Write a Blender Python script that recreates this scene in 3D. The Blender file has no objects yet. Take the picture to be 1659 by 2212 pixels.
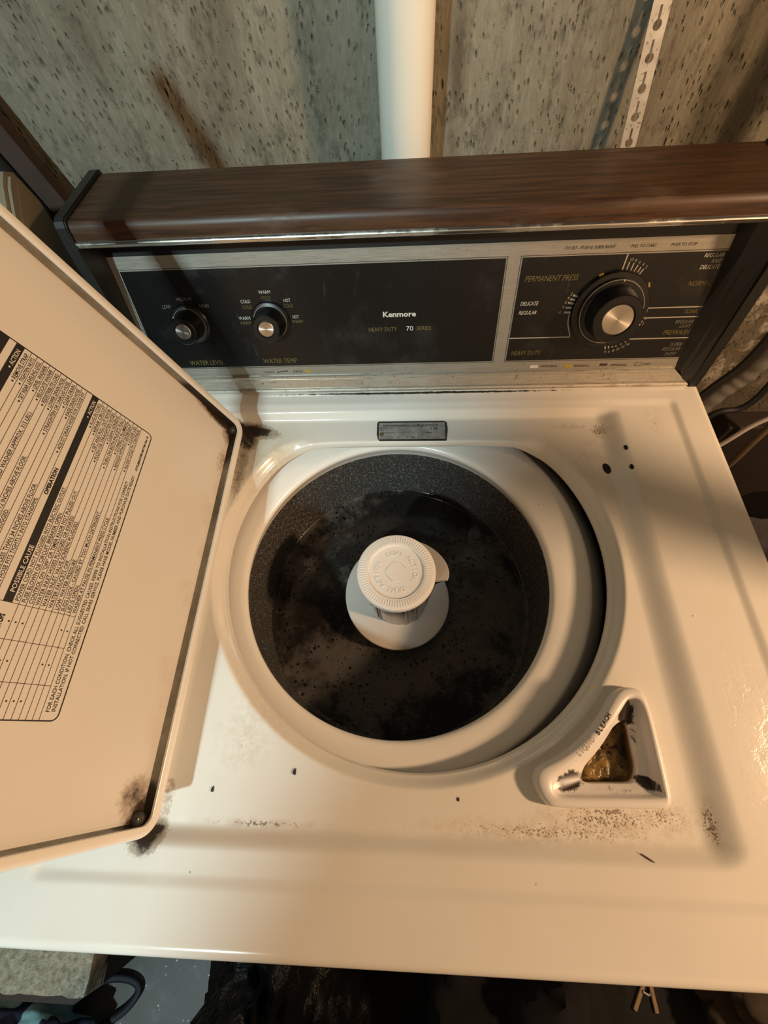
import bpy, bmesh, math, random
import numpy as np
from mathutils import Matrix, Vector, noise as mnoise
SC = bpy.context.scene
C = SC.collection
PI = math.pi

# ------------------------------------------------------------------ camera
CAM = Vector((-0.0125, -0.0227, 0.43))
RIGHT = Vector((0.9984, 0.0240, -0.0515)); DOWN = Vector((-0.0019, -0.8917, -0.4526)); FWD = Vector((-0.0568, 0.4520, -0.8902))
cd = bpy.data.cameras.new('camera'); cam = bpy.data.objects.new('camera', cd); C.objects.link(cam)
M = Matrix.Identity(4)
for i, ax in enumerate((RIGHT, -DOWN, -FWD)):
    for k in range(3): M[k][i] = ax[k]
M.translation = CAM
cam.matrix_world = M
cd.sensor_fit = 'HORIZONTAL'; cd.sensor_width = 36; cd.lens = 913.4 / 1659 * 36
cd.clip_start = 0.01; cd.clip_end = 50
SC.camera = cam

# ------------------------------------------------------------------ world, lamps, exposure
W = bpy.data.worlds.new('basement'); SC.world = W; W.use_nodes = True
bg = W.node_tree.nodes['Background']; bg.inputs[0].default_value = (0.56, 0.57, 0.54, 1); bg.inputs[1].default_value = 0.062
def lamp(name, kind, loc, color, power, size, target=None, spot=None, blend=0.4):
    l = bpy.data.lights.new(name, kind); o = bpy.data.objects.new(name, l); C.objects.link(o)
    o.location = loc; l.color = color; l.energy = power; l.shadow_soft_size = size
    if target is not None: o.rotation_euler = (Vector(target) - Vector(loc)).to_track_quat('-Z', 'Y').to_euler()
    if spot: l.spot_size = spot; l.spot_blend = blend
    return o
lamp('warm_bulb', 'POINT', (1.15, -0.18, 0.73), (1.0, 0.635, 0.36), 66, 0.06)
lamp('cool_lamp', 'POINT', (-0.785, -1.50, 1.60), (0.72, 0.95, 0.98), 172, 0.045)
SC.view_settings.view_transform = 'Standard'; SC.view_settings.look = 'None'
SC.view_settings.gamma = 1; SC.view_settings.use_curve_mapping = False
SC.view_settings.exposure = 0.0

# ------------------------------------------------------------------ helpers
def mesh(name, V, F, smooth=False):
    me = bpy.data.meshes.new(name); me.from_pydata([tuple(v) for v in V], [], [tuple(f) for f in F]); me.update()
    if smooth: me.polygons.foreach_set('use_smooth', [True] * len(me.polygons))
    return me
def link(name, me, mat=None, parent=None):
    o = bpy.data.objects.new(name, me); C.objects.link(o)
    if mat is not None: me.materials.clear(); me.materials.append(mat)
    if parent is not None:
        o.parent = parent
        if parent.type == 'EMPTY': o.location = -parent.location
    return o
def from_bm(name, bm, mat=None, parent=None, smooth=False, sharp=35):
    me = bpy.data.meshes.new(name); bmesh.ops.recalc_face_normals(bm, faces=bm.faces[:]); bm.to_mesh(me); bm.free()
    if smooth:
        me.polygons.foreach_set('use_smooth', [True] * len(me.polygons))
        try: me.set_sharp_from_angle(angle=math.radians(sharp))
        except Exception: pass
    return link(name, me, mat, parent)
def tag(o, label=None, cat=None, group=None, kind=None):
    if label: o['label'] = label
    if cat: o['category'] = cat
    if group: o['group'] = group
    if kind: o['kind'] = kind
    return o
def empty(name, loc, label, cat, group=None):
    o = bpy.data.objects.new(name, None); C.objects.link(o); o.location = loc; o.empty_display_size = 0.05
    return tag(o, label, cat, group)
IDM = Matrix.Identity(4)
def bm_box(bm, lo, hi, mat4=IDM, bevel=0.0, seg=2):
    r = bmesh.ops.create_cube(bm, size=1.0); vs = r['verts']
    for v in vs:
        v.co = Vector([lo[i] + (v.co[i] + .5) * (hi[i] - lo[i]) for i in range(3)])
    if bevel > 0:
        es = list({e for v in vs for e in v.link_edges})
        rb = bmesh.ops.bevel(bm, geom=es, offset=bevel, segments=seg, affect='EDGES', profile=0.5)
        vs = list({v for f in rb['faces'] for v in f.verts} | {v for v in vs if v.is_valid})
    for v in vs: v.co = mat4 @ v.co
    return vs
def bm_lathe(bm, prof, n, mat4=IDM, closed=False, a0=0.0, a1=2 * PI):
    full = abs(a1 - a0 - 2 * PI) < 1e-6
    rings = []
    cnt = n if full else n + 1
    for k in range(cnt):
        a = a0 + (a1 - a0) * k / n
        rings.append([bm.verts.new(mat4 @ Vector((r * math.cos(a), r * math.sin(a), z))) for r, z in prof])
    m = len(prof)
    for k in range(n):
        A = rings[k]; B = rings[(k + 1) % cnt]
        for j in range(m if closed else m - 1):
            j2 = (j + 1) % m
            try: bm.faces.new((A[j], B[j], B[j2], A[j2]))
            except ValueError: pass
    return rings
def bm_disc(bm, r, z, n, mat4=IDM, squash=1.0):
    bm.faces.new([bm.verts.new(mat4 @ Vector((r * math.cos(2 * PI * k / n), squash * r * math.sin(2 * PI * k / n), z))) for k in range(n)])
def bm_prism(bm, poly, z0, z1, mat4=IDM, caps=True):
    a = [bm.verts.new(mat4 @ Vector((p[0], p[1], z0))) for p in poly]; b = [bm.verts.new(mat4 @ Vector((p[0], p[1], z1))) for p in poly]
    n = len(poly)
    for i in range(n): bm.faces.new((a[i], a[(i + 1) % n], b[(i + 1) % n], b[i]))
    if caps: bm.faces.new(a[::-1]); bm.faces.new(b)
    return a, b
def tube(pts, r, n=12, close=False, flat=1.0):
    """tube along points; returns bm"""
    bm = bmesh.new(); P = [Vector(p) for p in pts]; rings = []
    prev = None
    for i, p in enumerate(P):
        d = (P[min(i + 1, len(P) - 1)] - P[max(i - 1, 0)]).normalized()
        u = prev if prev is not None else (Vector((0, 0, 1)) if abs(d.z) < .9 else Vector((1, 0, 0)))
        u = (u - d * u.dot(d)).normalized(); prev = u; w = d.cross(u)
        rr = r[i] if hasattr(r, '__len__') else r
        rings.append([bm.verts.new(p + (u * math.cos(2 * PI * k / n) + w * math.sin(2 * PI * k / n) * flat) * rr) for k in range(n)])
    for i in range(len(P) - 1):
        for k in range(n): bm.faces.new((rings[i][k], rings[i][(k + 1) % n], rings[i + 1][(k + 1) % n], rings[i + 1][k]))
    bm.faces.new(rings[0][::-1]); bm.faces.new(rings[-1])
    return bm
def spline(ctrl, n):
    P = [Vector(c) for c in ctrl]; P = [2 * P[0] - P[1]] + P + [2 * P[-1] - P[-2]]; out = []
    for i in range(1, len(P) - 2):
        for k in range(n):
            t = k / n; a, b, c, d = P[i - 1:i + 3]
            out.append(.5 * ((2 * b) + (c - a) * t + (2 * a - 5 * b + 4 * c - d) * t * t + (-a + 3 * b - 3 * c + d) * t ** 3))
    out.append(P[-2]); return out

# ------------------------------------------------------------------ node helper
class NB:
    def __init__(s, name):
        s.m = bpy.data.materials.new(name); s.m.use_nodes = True; s.t = s.m.node_tree
        s.b = s.t.nodes['Principled BSDF']; s._oc = None
    def n(s, typ, **kw):
        nd = s.t.nodes.new(typ)
        for k, v in kw.items(): setattr(nd, k, v)
        return nd
    def set(s, sock, v):
        if isinstance(v, bpy.types.NodeSocket): s.t.links.new(v, sock)
        elif v is not None: sock.default_value = v
    @property
    def oc(s):
        if s._oc is None: s._oc = s.n('ShaderNodeTexCoord').outputs['Object']
        return s._oc
    def noise(s, scale, detail=4, rough=.55, vec=None, stretch=None, dist=0):
        nd = s.n('ShaderNodeTexNoise'); v = vec or s.oc
        if stretch: v = s.vmul(v, stretch)
        s.set(nd.inputs['Vector'], v); nd.inputs['Scale'].default_value = scale; nd.inputs['Detail'].default_value = detail; nd.inputs['Roughness'].default_value = rough
        nd.inputs['Distortion'].default_value = dist
        return nd.outputs['Fac']
    def voro(s, scale, stretch=None, feature='F1', rnd=1.0):
        nd = s.n('ShaderNodeTexVoronoi', feature=feature); v = s.oc
        if stretch: v = s.vmul(v, stretch)
        s.set(nd.inputs['Vector'], v); nd.inputs['Scale'].default_value = scale; nd.inputs['Randomness'].default_value = rnd
        return nd.outputs['Distance']
    def vmul(s, v, k):
        nd = s.n('ShaderNodeVectorMath', operation='MULTIPLY'); s.set(nd.inputs[0], v); nd.inputs[1].default_value = k; return nd.outputs[0]
    def math(s, op, a, b=None, c=None, clamp=False):
        nd = s.n('ShaderNodeMath', operation=op, use_clamp=clamp); s.set(nd.inputs[0], a)
        if b is not None: s.set(nd.inputs[1], b)
        if c is not None: s.set(nd.inputs[2], c)
        return nd.outputs[0]
    def mul(s, a, b): return s.math('MULTIPLY', a, b)
    def add(s, a, b, clamp=True): return s.math('ADD', a, b, clamp=clamp)
    def rng(s, v, a, b, c=0.0, d=1.0, smooth=True):
        nd = s.n('ShaderNodeMapRange'); nd.clamp = True
        if smooth: nd.interpolation_type = 'SMOOTHSTEP'
        s.set(nd.inputs['Value'], v)
        for k, x in zip(('From Min', 'From Max', 'To Min', 'To Max'), (a, b, c, d)): nd.inputs[k].default_value = x
        return nd.outputs['Result']
    def mix(s, f, a, b):
        nd = s.n('ShaderNodeMix', data_type='RGBA'); s.set(nd.inputs['Factor'], f)
        s.set(nd.inputs[6], a if isinstance(a, bpy.types.NodeSocket) else (*a, 1)[:4]); s.set(nd.inputs[7], b if isinstance(b, bpy.types.NodeSocket) else (*b, 1)[:4])
        return nd.outputs[2]
    def blob(s, x, y, rx, ry, ang=0, axes=(0, 1), inner=0.0):
        """1 inside, 0 outside an ellipse in two object axes (a stain with a shape of its own)"""
        sep = s.n('ShaderNodeSeparateXYZ'); s.set(sep.inputs[0], s.oc)
        dx = s.math('SUBTRACT', sep.outputs[axes[0]], x); dy = s.math('SUBTRACT', sep.outputs[axes[1]], y)
        ca, sa = math.cos(ang), math.sin(ang)
        u = s.math('MULTIPLY', s.math('ADD', s.mul(dx, ca), s.mul(dy, sa)), 1 / rx)
        v = s.math('MULTIPLY', s.math('SUBTRACT', s.mul(dy, ca), s.mul(dx, sa)), 1 / ry)
        d = s.math('SQRT', s.math('ADD', s.mul(u, u), s.mul(v, v)))
        return s.rng(d, inner, 1.0, 1.0, 0.0)
    def bump(s, h, strength=.3, dist=.001):
        nd = s.n('ShaderNodeBump'); nd.inputs['Strength'].default_value = strength; nd.inputs['Distance'].default_value = dist
        s.set(nd.inputs['Height'], h); s.t.links.new(nd.outputs[0], s.b.inputs['Normal'])
    def fin(s, color=None, rough=None, metal=None, spec=None, coat=None, emit=None, ior=None):
        for k, v in (('Base Color', color), ('Roughness', rough), ('Metallic', metal), ('Specular IOR Level', spec), ('Coat Weight', coat), ('IOR', ior)):
            if v is None: continue
            if k == 'Base Color' and not isinstance(v, bpy.types.NodeSocket): v = (*v, 1)[:4]
            s.set(s.b.inputs[k], v)
        return s.m
def plain(name, color, rough=.5, metal=0, var=.12, scale=60, spec=None, coat=None):
    b = NB(name); f = b.noise(scale, 3)
    d = tuple(c * (1 - var) for c in color); l = tuple(min(1, c * (1 + var)) for c in color)
    return b.fin(b.mix(f, d, l), rough, metal, spec, coat)

ENA = (0.83, 0.80, 0.735)
# ------------------------------------------------------------------ materials
def mat_worktop():
    b = NB('enamel_worktop'); f1 = b.noise(9, 3); base = b.mix(b.rng(f1, .3, .75), (0.84, 0.815, 0.755), (0.80, 0.765, 0.69))
    n1 = b.noise(110, 8, .7); n2 = b.noise(320, 5, .6); n3 = b.noise(38, 6, .7)
    # yellowed corner, then brown grime
    y = b.mul(b.blob(-.19, .285, .075, .085), b.rng(n3, .3, .7, .35, 1)); base = b.mix(b.mul(y, .6), base, (.52, .47, .30))
    dark = None
    for (x, yy, rx, ry, a, k) in ((-.222, .325, .046, .013, -.2, 1.0), (-.224, .31, .018, .022, 0, .9), (-.226, .27, .012, .06, 0, .48), (-.236, -.110, .017, .015, 0, 1.0),
                                 (-.228, -.085, .008, .024, 0, .3)):
        m = b.mul(b.blob(x, yy, rx * 1.25, ry * 1.35, a, inner=.15), k * 1.15); dark = m if dark is None else b.math('MAXIMUM', dark, m)
    dm = b.rng(b.add(dark, b.mul(b.math('SUBTRACT', n1, .5), .9)), .28, .62); dm = b.mul(dm, b.rng(dark, 0.02, .25))
    base = b.mix(b.mul(b.rng(b.add(dark, b.mul(b.math('SUBTRACT', n2, .5), .9)), .12, .5), .6), base, (.20, .115, .045)); base = b.mix(b.rng(b.add(dark, b.mul(b.math('SUBTRACT', n1, .5), 1.6)), .45, .95), base, (.030, .016, .006))
    # speckled brown dirt
    sp = None
    for (x, yy, rx, ry, a, k) in ((.11, -.098, .18, .014, 0, .9), (.15, -.088, .10, .022, 0, .95), (.20, -.085, .05, .022, 0, .9), (-.14, -.1005, .085, .005, 0, 1.0),
                                 (.236, -.088, .010, .03, 0, 1.15), (.228, .318, .024, .02, .3, 1.1), (.20, .325, .05, .008, 0, .7), (-.18, .25, .05, .09, 0, .68),
                                 (.208, -.03, .008, .05, 0, .8), (.155, -.083, .045, .006, 0, 1.25), (-.165, -.03, .05, .06, 0, .50), (.29, .325, .02, .03, 0, .6), (.205, .28, .06, .05, 0, .45)):
        m = b.mul(b.blob(x, yy, rx, ry, a), k); sp = m if sp is None else b.math('MAXIMUM', sp, m)
    th = b.math('SUBTRACT', .80, b.mul(sp, .30)); s1 = b.rng(b.math('SUBTRACT', b.noise(620, 3, .6), th), 0, .05)
    s2 = b.rng(b.math('SUBTRACT', b.noise(260, 3, .6), b.math('SUBTRACT', .845, b.mul(sp, .24))), 0, .03)
    base = b.mix(b.mul(b.mul(sp, b.rng(n1, .38, .66)), .55), base, (.46, .31, .15)); base = b.mix(b.mul(b.add(s1, s2), .8), base, (.12, .066, .024))
    # sparse fly specks everywhere
    v = b.voro(34); g = b.rng(v, .02, .05, 1, 0); keep = b.rng(b.noise(21, 2), .52, .60)
    base = b.mix(b.mul(b.mul(g, keep), .85), base, (.09, .055, .03))
    # grime line along the console seam
    seam = b.blob(.0, .3728, .40, .0042, 0); gr = b.rng(b.add(seam, b.mul(b.math('SUBTRACT', n1, .5), 1.3)), .45, .75)
    base = b.mix(b.mul(gr, b.rng(seam, .02, .3)), base, (.028, .022, .014))
    # dried soapy film on the right: rougher, slightly wavy
    film = b.mul(b.blob(.300, -.02, .055, .12, 0), b.rng(n3, .42, .52))
    rough = b.add(b.mul(film, .08), b.rng(f1, .2, .8, .13, .22)); rough = b.add(rough, b.mul(b.add(dm, s1), .4))
    b.bump(b.add(b.mul(film, b.noise(140, 4)), b.mul(f1, .02)), .25, .0012)
    return b.fin(base, rough, spec=.5)
def mat_white(name, col=ENA, rough=.2, specks=.4, sc=30):
    b = NB(name); f = b.noise(11, 3); base = b.mix(f, tuple(c * .96 for c in col), tuple(min(1, c * 1.03) for c in col))
    v = b.voro(sc); g = b.rng(v, .03, .06, 1, 0); keep = b.rng(b.noise(23, 2), .54, .62)
    base = b.mix(b.mul(b.mul(g, keep), specks), base, (.18, .13, .08))
    return b.fin(base, rough, spec=.5)
def mat_wood():
    b = NB('walnut_vinyl'); f = b.noise(9, 6, .62, stretch=(1.2, 22, 22), dist=.6); f2 = b.noise(3, 3, stretch=(1, 6, 6))
    base = b.mix(b.rng(f, .3, .72), (.030, .013, .0065), (.105, .048, .022)); base = b.mix(b.rng(f2, .35, .7, 0, .5), base, (.055, .030, .014))
    dust = b.rng(b.noise(7, 6, .65, stretch=(1, 2, 2)), .54, .75); base = b.mix(b.mul(dust, .28), base, (.30, .23, .17))
    return b.fin(base, b.add(.40, b.mul(dust, .3)), spec=.42)
def mat_brushed(name, col=(.62, .59, .53), rough=.34, dirt=.5, stretch=(1, 60, 60), metal=1.0):
    b = NB(name); f = b.noise(40, 4, stretch=stretch); base = b.mix(b.rng(f, .3, .7), tuple(c * .82 for c in col), col)
    d = b.rng(b.noise(26, 8, .7), .50, .72); d2 = b.rng(b.noise(240, 4, .6), .62, .7)
    base = b.mix(b.mul(d, dirt), base, (.16, .13, .085)); base = b.mix(b.mul(d2, dirt * .8), base, (.05, .04, .03))
    met = b.mul(b.math('SUBTRACT', 1.0, b.mul(d, dirt)), metal); rg = b.add(b.rng(f, .2, .8, rough * .8, rough * 1.25), b.mul(d, .3))
    return b.fin(base, rg, met)
def mat_black_panel():
    b = NB('black_glass_panel'); n = b.noise(16, 6, .65); st = b.noise(30, 4, .7, stretch=(3.2, .7, .7)); sm = b.rng(n, .5, .78); drip = b.mul(b.rng(st, .60, .78), b.rng(b.noise(5, 2), .42, .6))
    base = b.mix(b.mul(sm, .5), (.0068, .0066, .0062), (.026, .025, .023)); base = b.mix(b.mul(drip, .45), base, (.09, .088, .082))
    return b.fin(base, b.add(.26, b.mul(sm, .25)), spec=.42)
def mat_basket():
    b = NB('speckled_porcelain'); n = b.noise(520, 3, .7); sp = b.rng(n, .56, .66); n2 = b.noise(160, 2)
    base = b.mix(b.mul(sp, b.rng(n2, .35, .7, .4, 1)), (.056, .053, .048), (.58, .55, .50))
    b.bump(n, .15, .0005)
    return b.fin(base, .33, spec=.5)
def mat_water():
    b = NB('murky_water'); big = b.noise(5.5, 4, .6); pores = b.voro(120); p2 = b.voro(210)
    foam = b.rng(b.add(big, b.mul(b.math('SUBTRACT', b.noise(34, 5, .7), .5), .55)), .44, .66)
    hole = b.add(b.mul(b.rng(pores, .18, .34, 1, 0), b.rng(b.noise(60, 3), .48, .56)), b.mul(b.rng(p2, .15, .32, 1, 0), b.rng(b.noise(45, 3), .5, .56)))
    base = b.mix(b.mul(foam, .9), (.016, .013, .011), (.105, .096, .084)); base = b.mix(hole, base, (.004, .0035, .003))
    b.bump(b.math('SUBTRACT', b.mul(b.noise(90, 4), foam), b.mul(hole, .7)), .35, .0015)
    return b.fin(base, b.add(.12, b.mul(foam, .4)), spec=.28)
def mat_concrete(name='concrete', dark=False):
    b = NB(name); lo = b.noise(2.6, 6, .6); mid = b.noise(16, 6, .65, stretch=(1, 1, .45)); fi = b.noise(170, 5, .65, stretch=(1, 1, .22))
    base = b.mix(b.rng(lo, .3, .7), (.205, .188, .138), (.280, .258, .195)); base = b.mix(b.rng(mid, .35, .7), base, (.20, .185, .155)) if False else b.mix(b.mul(b.rng(mid, .4, .75), .5), base, (.135, .122, .090))
    base = b.mix(b.mul(b.rng(fi, .45, .7), .38), base, (.38, .35, .27))
    pit = b.voro(98, stretch=(1, 1, .42)); pm = b.mul(b.rng(pit, .04, .27, 1, 0), b.rng(b.noise(26, 5, .7), .43, .60))
    pit2 = b.voro(190, stretch=(1, 1, .38)); pm2 = b.mul(b.rng(pit2, .08, .34, 1, 0), b.rng(b.noise(48, 4, .7), .42, .58)); pits = b.add(b.mul(pm, .8), b.mul(pm2, .7))
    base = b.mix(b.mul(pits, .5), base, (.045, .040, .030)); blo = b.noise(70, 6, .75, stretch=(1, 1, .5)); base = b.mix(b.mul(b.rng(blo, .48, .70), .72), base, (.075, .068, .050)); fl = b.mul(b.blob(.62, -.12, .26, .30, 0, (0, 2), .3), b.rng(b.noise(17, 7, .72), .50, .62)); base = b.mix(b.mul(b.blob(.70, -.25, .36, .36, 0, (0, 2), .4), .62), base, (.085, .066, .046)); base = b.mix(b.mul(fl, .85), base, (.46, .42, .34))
    st = b.noise(6, 4, .6, stretch=(1, 1, .12)); base = b.mix(b.mul(b.rng(st, .56, .75), .55), base, (.115, .075, .045))
    for (x, z, rx, rz, a, k) in ((.045, .15, .018, .4, 0, .75), (-.24, .23, .045, .16, -.35, .5), (-.37, .28, .035, .10, -.3, .5), (-.42, .10, .10, .05, 0, .75), (.05, .09, .05, .03, 0, .4)):
        m = b.mul(b.mul(b.blob(x, z, rx, rz, a, (0, 2)), k), b.rng(mid, .25, .6)); base = b.mix(m, base, (.075, .050, .032))
    h = b.math('SUBTRACT', b.add(b.mul(fi, .35), b.mul(mid, .4)), b.mul(pits, .8)); b.bump(h, .8, .006)
    return b.fin(base, .9, spec=.15)
def mat_rust(): return plain('galvanised_strap', (.70, .66, .58), .42, .75, .18, 120)
MW = mat_worktop(); MWHITE = mat_white('enamel_white'); MLID = mat_white('enamel_lid', (.83, .80, .735), .24, .45, 22); MRING = mat_white('plastic_ring', (.90, .875, .82), .22, .5, 46)
MWOOD = mat_wood(); MSIL = mat_brushed('brushed_aluminium', (.39, .37, .32), rough=.38, dirt=.35, metal=.45); MTRIM = mat_brushed('dirty_chrome_trim', (.66, .62, .54), .28, .7, metal=.7); MCHR = mat_brushed('chrome_strip', (.80, .78, .72), .2, .35)
MPANEL = mat_black_panel(); MBLACK = plain('black_plastic', (.0065, .006, .006), .38, 0, .3, 40); MKNOB = plain('knob_plastic', (.006, .0055, .0055), .34, 0, .3, 40)
MCAP = plain('grey_plastic_endcap', (.015, .0145, .013), .42, 0, .3, 25); MBASK = mat_basket(); MWATER = mat_water(); MAGI = mat_white('agitator_plastic', (.82, .78, .72), .38, .0); MFLI = mat_white('agitator_flight_shaded', (.53, .49, .44), .36, .0); MPOST = mat_brushed('agitator_post', (.55, .53, .50), .28, .25, (60, 60, 1))  # spiral flight greyer: dingier plastic, with penumbra shade put into its colour
MCONC = mat_concrete(); MHOLE = plain('black_void', (.002, .002, .002), .8)
MGROOVE = None
def mat_groove():
    b = NB('grimy_lid_groove'); n = b.noise(60, 6, .7); base = b.mix(b.rng(n, .35, .7), (.20, .185, .15), (.30, .275, .225))
    d = None
    for (x, y, z, r, k) in ((-.238, .29, .05, .085, 1.05), (-.228, .318, .01, .045, 1.1), (-.23, -.10, .015, .05, 1.1), (-.228, .2, .02, .1, .35)):
        sub = b.n('ShaderNodeVectorMath', operation='DISTANCE'); b.set(sub.inputs[0], b.oc); sub.inputs[1].default_value = (x, y, z)
        m = b.mul(b.rng(sub.outputs['Value'], 0, r, 1, 0), k); d = m if d is None else b.math('MAXIMUM', d, m)
    base = b.mix(b.rng(b.add(d, b.mul(b.math('SUBTRACT', n, .5), .5)), .2, .5), base, (.018, .012, .008))
    return b.fin(base, .45)
MGROOVE = mat_groove()
def mat_liner():
    b = NB('lid_liner_enamel'); f = b.noise(8, 3); base = b.mix(f, (.71, .685, .63), (.76, .735, .68)); n = b.noise(85, 8, .7); n2 = b.noise(260, 4)
    d = None
    for (y, z, ry, rz, a, k) in ((.304, .040, .016, .062, -.12, 1.25), (.298, .018, .030, .022, 0, 1.1), (-.094, .018, .030, .026, .2, 1.2), (-.078, .030, .022, .022, 0, .7), (.252, .022, .03, .014, 0, .4)):
        m = b.mul(b.blob(y, z, ry, rz, a, (1, 2), .1), k); d = m if d is None else b.math('MAXIMUM', d, m)
    halo = b.mul(b.rng(b.add(d, b.mul(b.math('SUBTRACT', n2, .5), .9)), .10, .55), .55); base = b.mix(b.mul(halo, b.rng(d, .01, .2)), base, (.24, .13, .05)); st = b.mul(b.rng(b.add(d, b.mul(b.math('SUBTRACT', n, .5), 1.7)), .45, .95), b.rng(d, .02, .3)); base = b.mix(st, base, (.035, .019, .008))
    v = b.voro(26); g = b.mul(b.rng(v, .02, .05, 1, 0), b.rng(b.noise(17, 2), .54, .6)); base = b.mix(b.mul(g, .55), base, (.2, .14, .08))
    # faint rust creep along the hinge edge
    e = b.mul(b.blob(-.2335, .1, .006, .25, 0, (0, 1)), b.rng(b.noise(40, 4), .4, .7)); base = b.mix(b.mul(e, .25), base, (.45, .22, .10))
    return b.fin(base, .30, spec=.45)
MLINER = mat_liner()
INK = plain('black_ink', (.010, .008, .007), .6); INKW = plain('white_ink', (.62, .60, .54), .55); INKD = plain('worn_white_ink', (.16, .155, .14), .55); INKY = plain('gold_ink', (.155, .12, .036), .5)
INKR = plain('brown_line_ink', (.075, .045, .028), .6); INKP = plain('table_white_ink', (.74, .70, .63), .5); INKG = plain('gold_swatch', (.42, .29, .05), .4); INKK = plain('faded_black_ink', (.045, .035, .025), .5)

# ------------------------------------------------------------------ text queue
TQ = []
def text(group, body, a, b, width, height, fr, align='L', shear=0.0, bold=0.0, arc=None):
    TQ.append((group, body, a, b, width, height, fr, align, shear, bold))
TMESH = {}
def add_tris(group, V, F):
    v, f = TMESH.setdefault(group, ([], [])); o = len(v); v += V; f += [tuple(i + o for i in q) for q in F]
def quad2(group, fr, p, q, width):
    """a printed line from p to q (local 2D), of some width"""
    p = Vector(p); q = Vector(q); d = (q - p).normalized(); n = Vector((-d.y, d.x)) * width / 2
    add_tris(group, [fr(*(p + n)), fr(*(p - n)), fr(*(q - n)), fr(*(q + n))], [(0, 1, 2, 3)])
def rect2(group, fr, x0, y0, x1, y1): add_tris(group, [fr(x0, y0), fr(x1, y0), fr(x1, y1), fr(x0, y1)], [(0, 1, 2, 3)])
def dot2(group, fr, x, y, r, n=10): add_tris(group, [fr(x + r * math.cos(2 * PI * k / n), y + r * math.sin(2 * PI * k / n)) for k in range(n)], [tuple(range(n))])
def flush_text():
    obs = []
    for t in TQ:
        cu = bpy.data.curves.new('txt', 'FONT'); cu.body = t[1]; cu.size = 1.0; cu.resolution_u = 2; cu.shear = t[8]; cu.offset = t[9]; cu.fill_mode = 'FRONT'
        o = bpy.data.objects.new('txt', cu); C.objects.link(o); obs.append(o)
    bpy.context.view_layer.update(); dg = bpy.context.evaluated_depsgraph_get()
    for t, o in zip(TQ, obs):
        e = o.evaluated_get(dg); me = e.to_mesh(); V = [v.co.copy() for v in me.vertices]; F = [tuple(p.vertices) for p in me.polygons]; e.to_mesh_clear()
        if not V: continue
        x0 = min(v.x for v in V); x1 = max(v.x for v in V); s = t[5] / 0.70; sx = (t[4] / (x1 - x0)) if t[4] else s; w = (x1 - x0) * sx
        off = {'L': 0, 'R': -w, 'C': -w / 2}[t[7]]
        add_tris(t[0], [t[6](t[2] + off + (v.x - x0) * sx, t[3] + v.y * s) for v in V], F)
    for o in obs:
        cu = o.data; bpy.data.objects.remove(o); bpy.data.curves.remove(cu)

# ================================================================== SETTING
def setting(name, me, mat): return tag(link(name, me, mat), kind='structure')
WALL_Y = 0.66
def build_wall():
    nx, nz = 150, 110; V = []; F = []
    for j in range(nz + 1):
        for i in range(nx + 1):
            x = -2.2 + 4.4 * i / nx; z = -0.92 + 2.5 * j / nz
            lump = max(0, min(1, (x - .38) / .12)) * max(0, min(1, (.05 - z) / .15))
            d = .004 * mnoise.noise((x * 9, z * 4, 1.3)) + .0025 * mnoise.noise((x * 30, z * 14, 7.1)) + lump * (.022 * mnoise.noise((x * 14, z * 9, 3.)) + .012 * mnoise.noise((x * 40, z * 26, 3.)))
            V.append((x, WALL_Y + d, z))
    for j in range(nz):
        for i in range(nx):
            a = j * (nx + 1) + i; F.append((a, a + 1, a + nx + 2, a + nx + 1))
    setting('wall_back', mesh('wall_back', V, F, True), MCONC)
build_wall()
def mat_floor():
    b = NB('painted_floor'); n = b.noise(7, 6, .6); base = b.mix(b.rng(n, .3, .75), (.068, .063, .055), (.105, .099, .088)); v = b.voro(75); g = b.mul(b.rng(v, .09, .16, 1, 0), b.rng(b.noise(31, 2), .50, .56)); base = b.mix(g, base, (.70, .70, .68))
    d = b.rng(b.noise(18, 5), .55, .75); base = b.mix(b.mul(d, .4), base, (.22, .22, .21)); return b.fin(base, .55)
setting('floor', mesh('floor', [(-2.2, -2.4, -.92), (2.2, -2.4, -.92), (2.2, WALL_Y, -.92), (-2.2, WALL_Y, -.92)], [(0, 1, 2, 3)]), mat_floor())

# unseen slab added behind the viewer to keep the cool lamp off the right
bm = bmesh.new(); bm_box(bm, (-.530, -1.00, -.92), (2.2, -.95, 1.58)); tag(from_bm('cool_light_blocker', bm, plain('blocker_paint', (.42, .40, .36), .8)), kind='structure')
# ================================================================== WASHING MACHINE
WM = empty('washing_machine', (0, .16, -.92), 'white top-loading washing machine with lid open, tub half full of dark water', 'washing machine')
XR, YF, YB = 0.361, -0.186, 0.515
HC = (-0.0072, 0.1546); HR = 0.2153; YCUT = 0.3035     # tub opening in the worktop
def sstep(t): t = np.clip(t, 0, 1); return t * t * (3 - 2 * t)
def H(x, y):
    """height of the pressed worktop sheet"""
    x = np.asarray(x, float); y = np.asarray(y, float)
    # shallow step that frames the top
    a = np.clip(1 - (0.3265 - np.abs(x)) / .010, 0, 1); bf = np.clip(1 - (y + .1435) / .010, 0, 1); bb = np.clip(1 - (.358 - y) / .012, 0, 1)
    b_ = np.maximum(bf, bb); s = 1 - np.sqrt(a * a + b_ * b_)
    z = -.0028 * sstep(s)
    # recess for the lid
    a = np.clip(1 - (0.2560 - np.abs(x)) / .030, 0, 1); bf = np.clip(1 - (y + .1185) / .017, 0, 1); bb = np.clip(1 - (.3475 - y) / .0095, 0, 1)
    b_ = np.maximum(bf, bb); s = 1 - np.sqrt(a * a + b_ * b_)
    z = z - .0112 * sstep(s)
    return z
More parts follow.
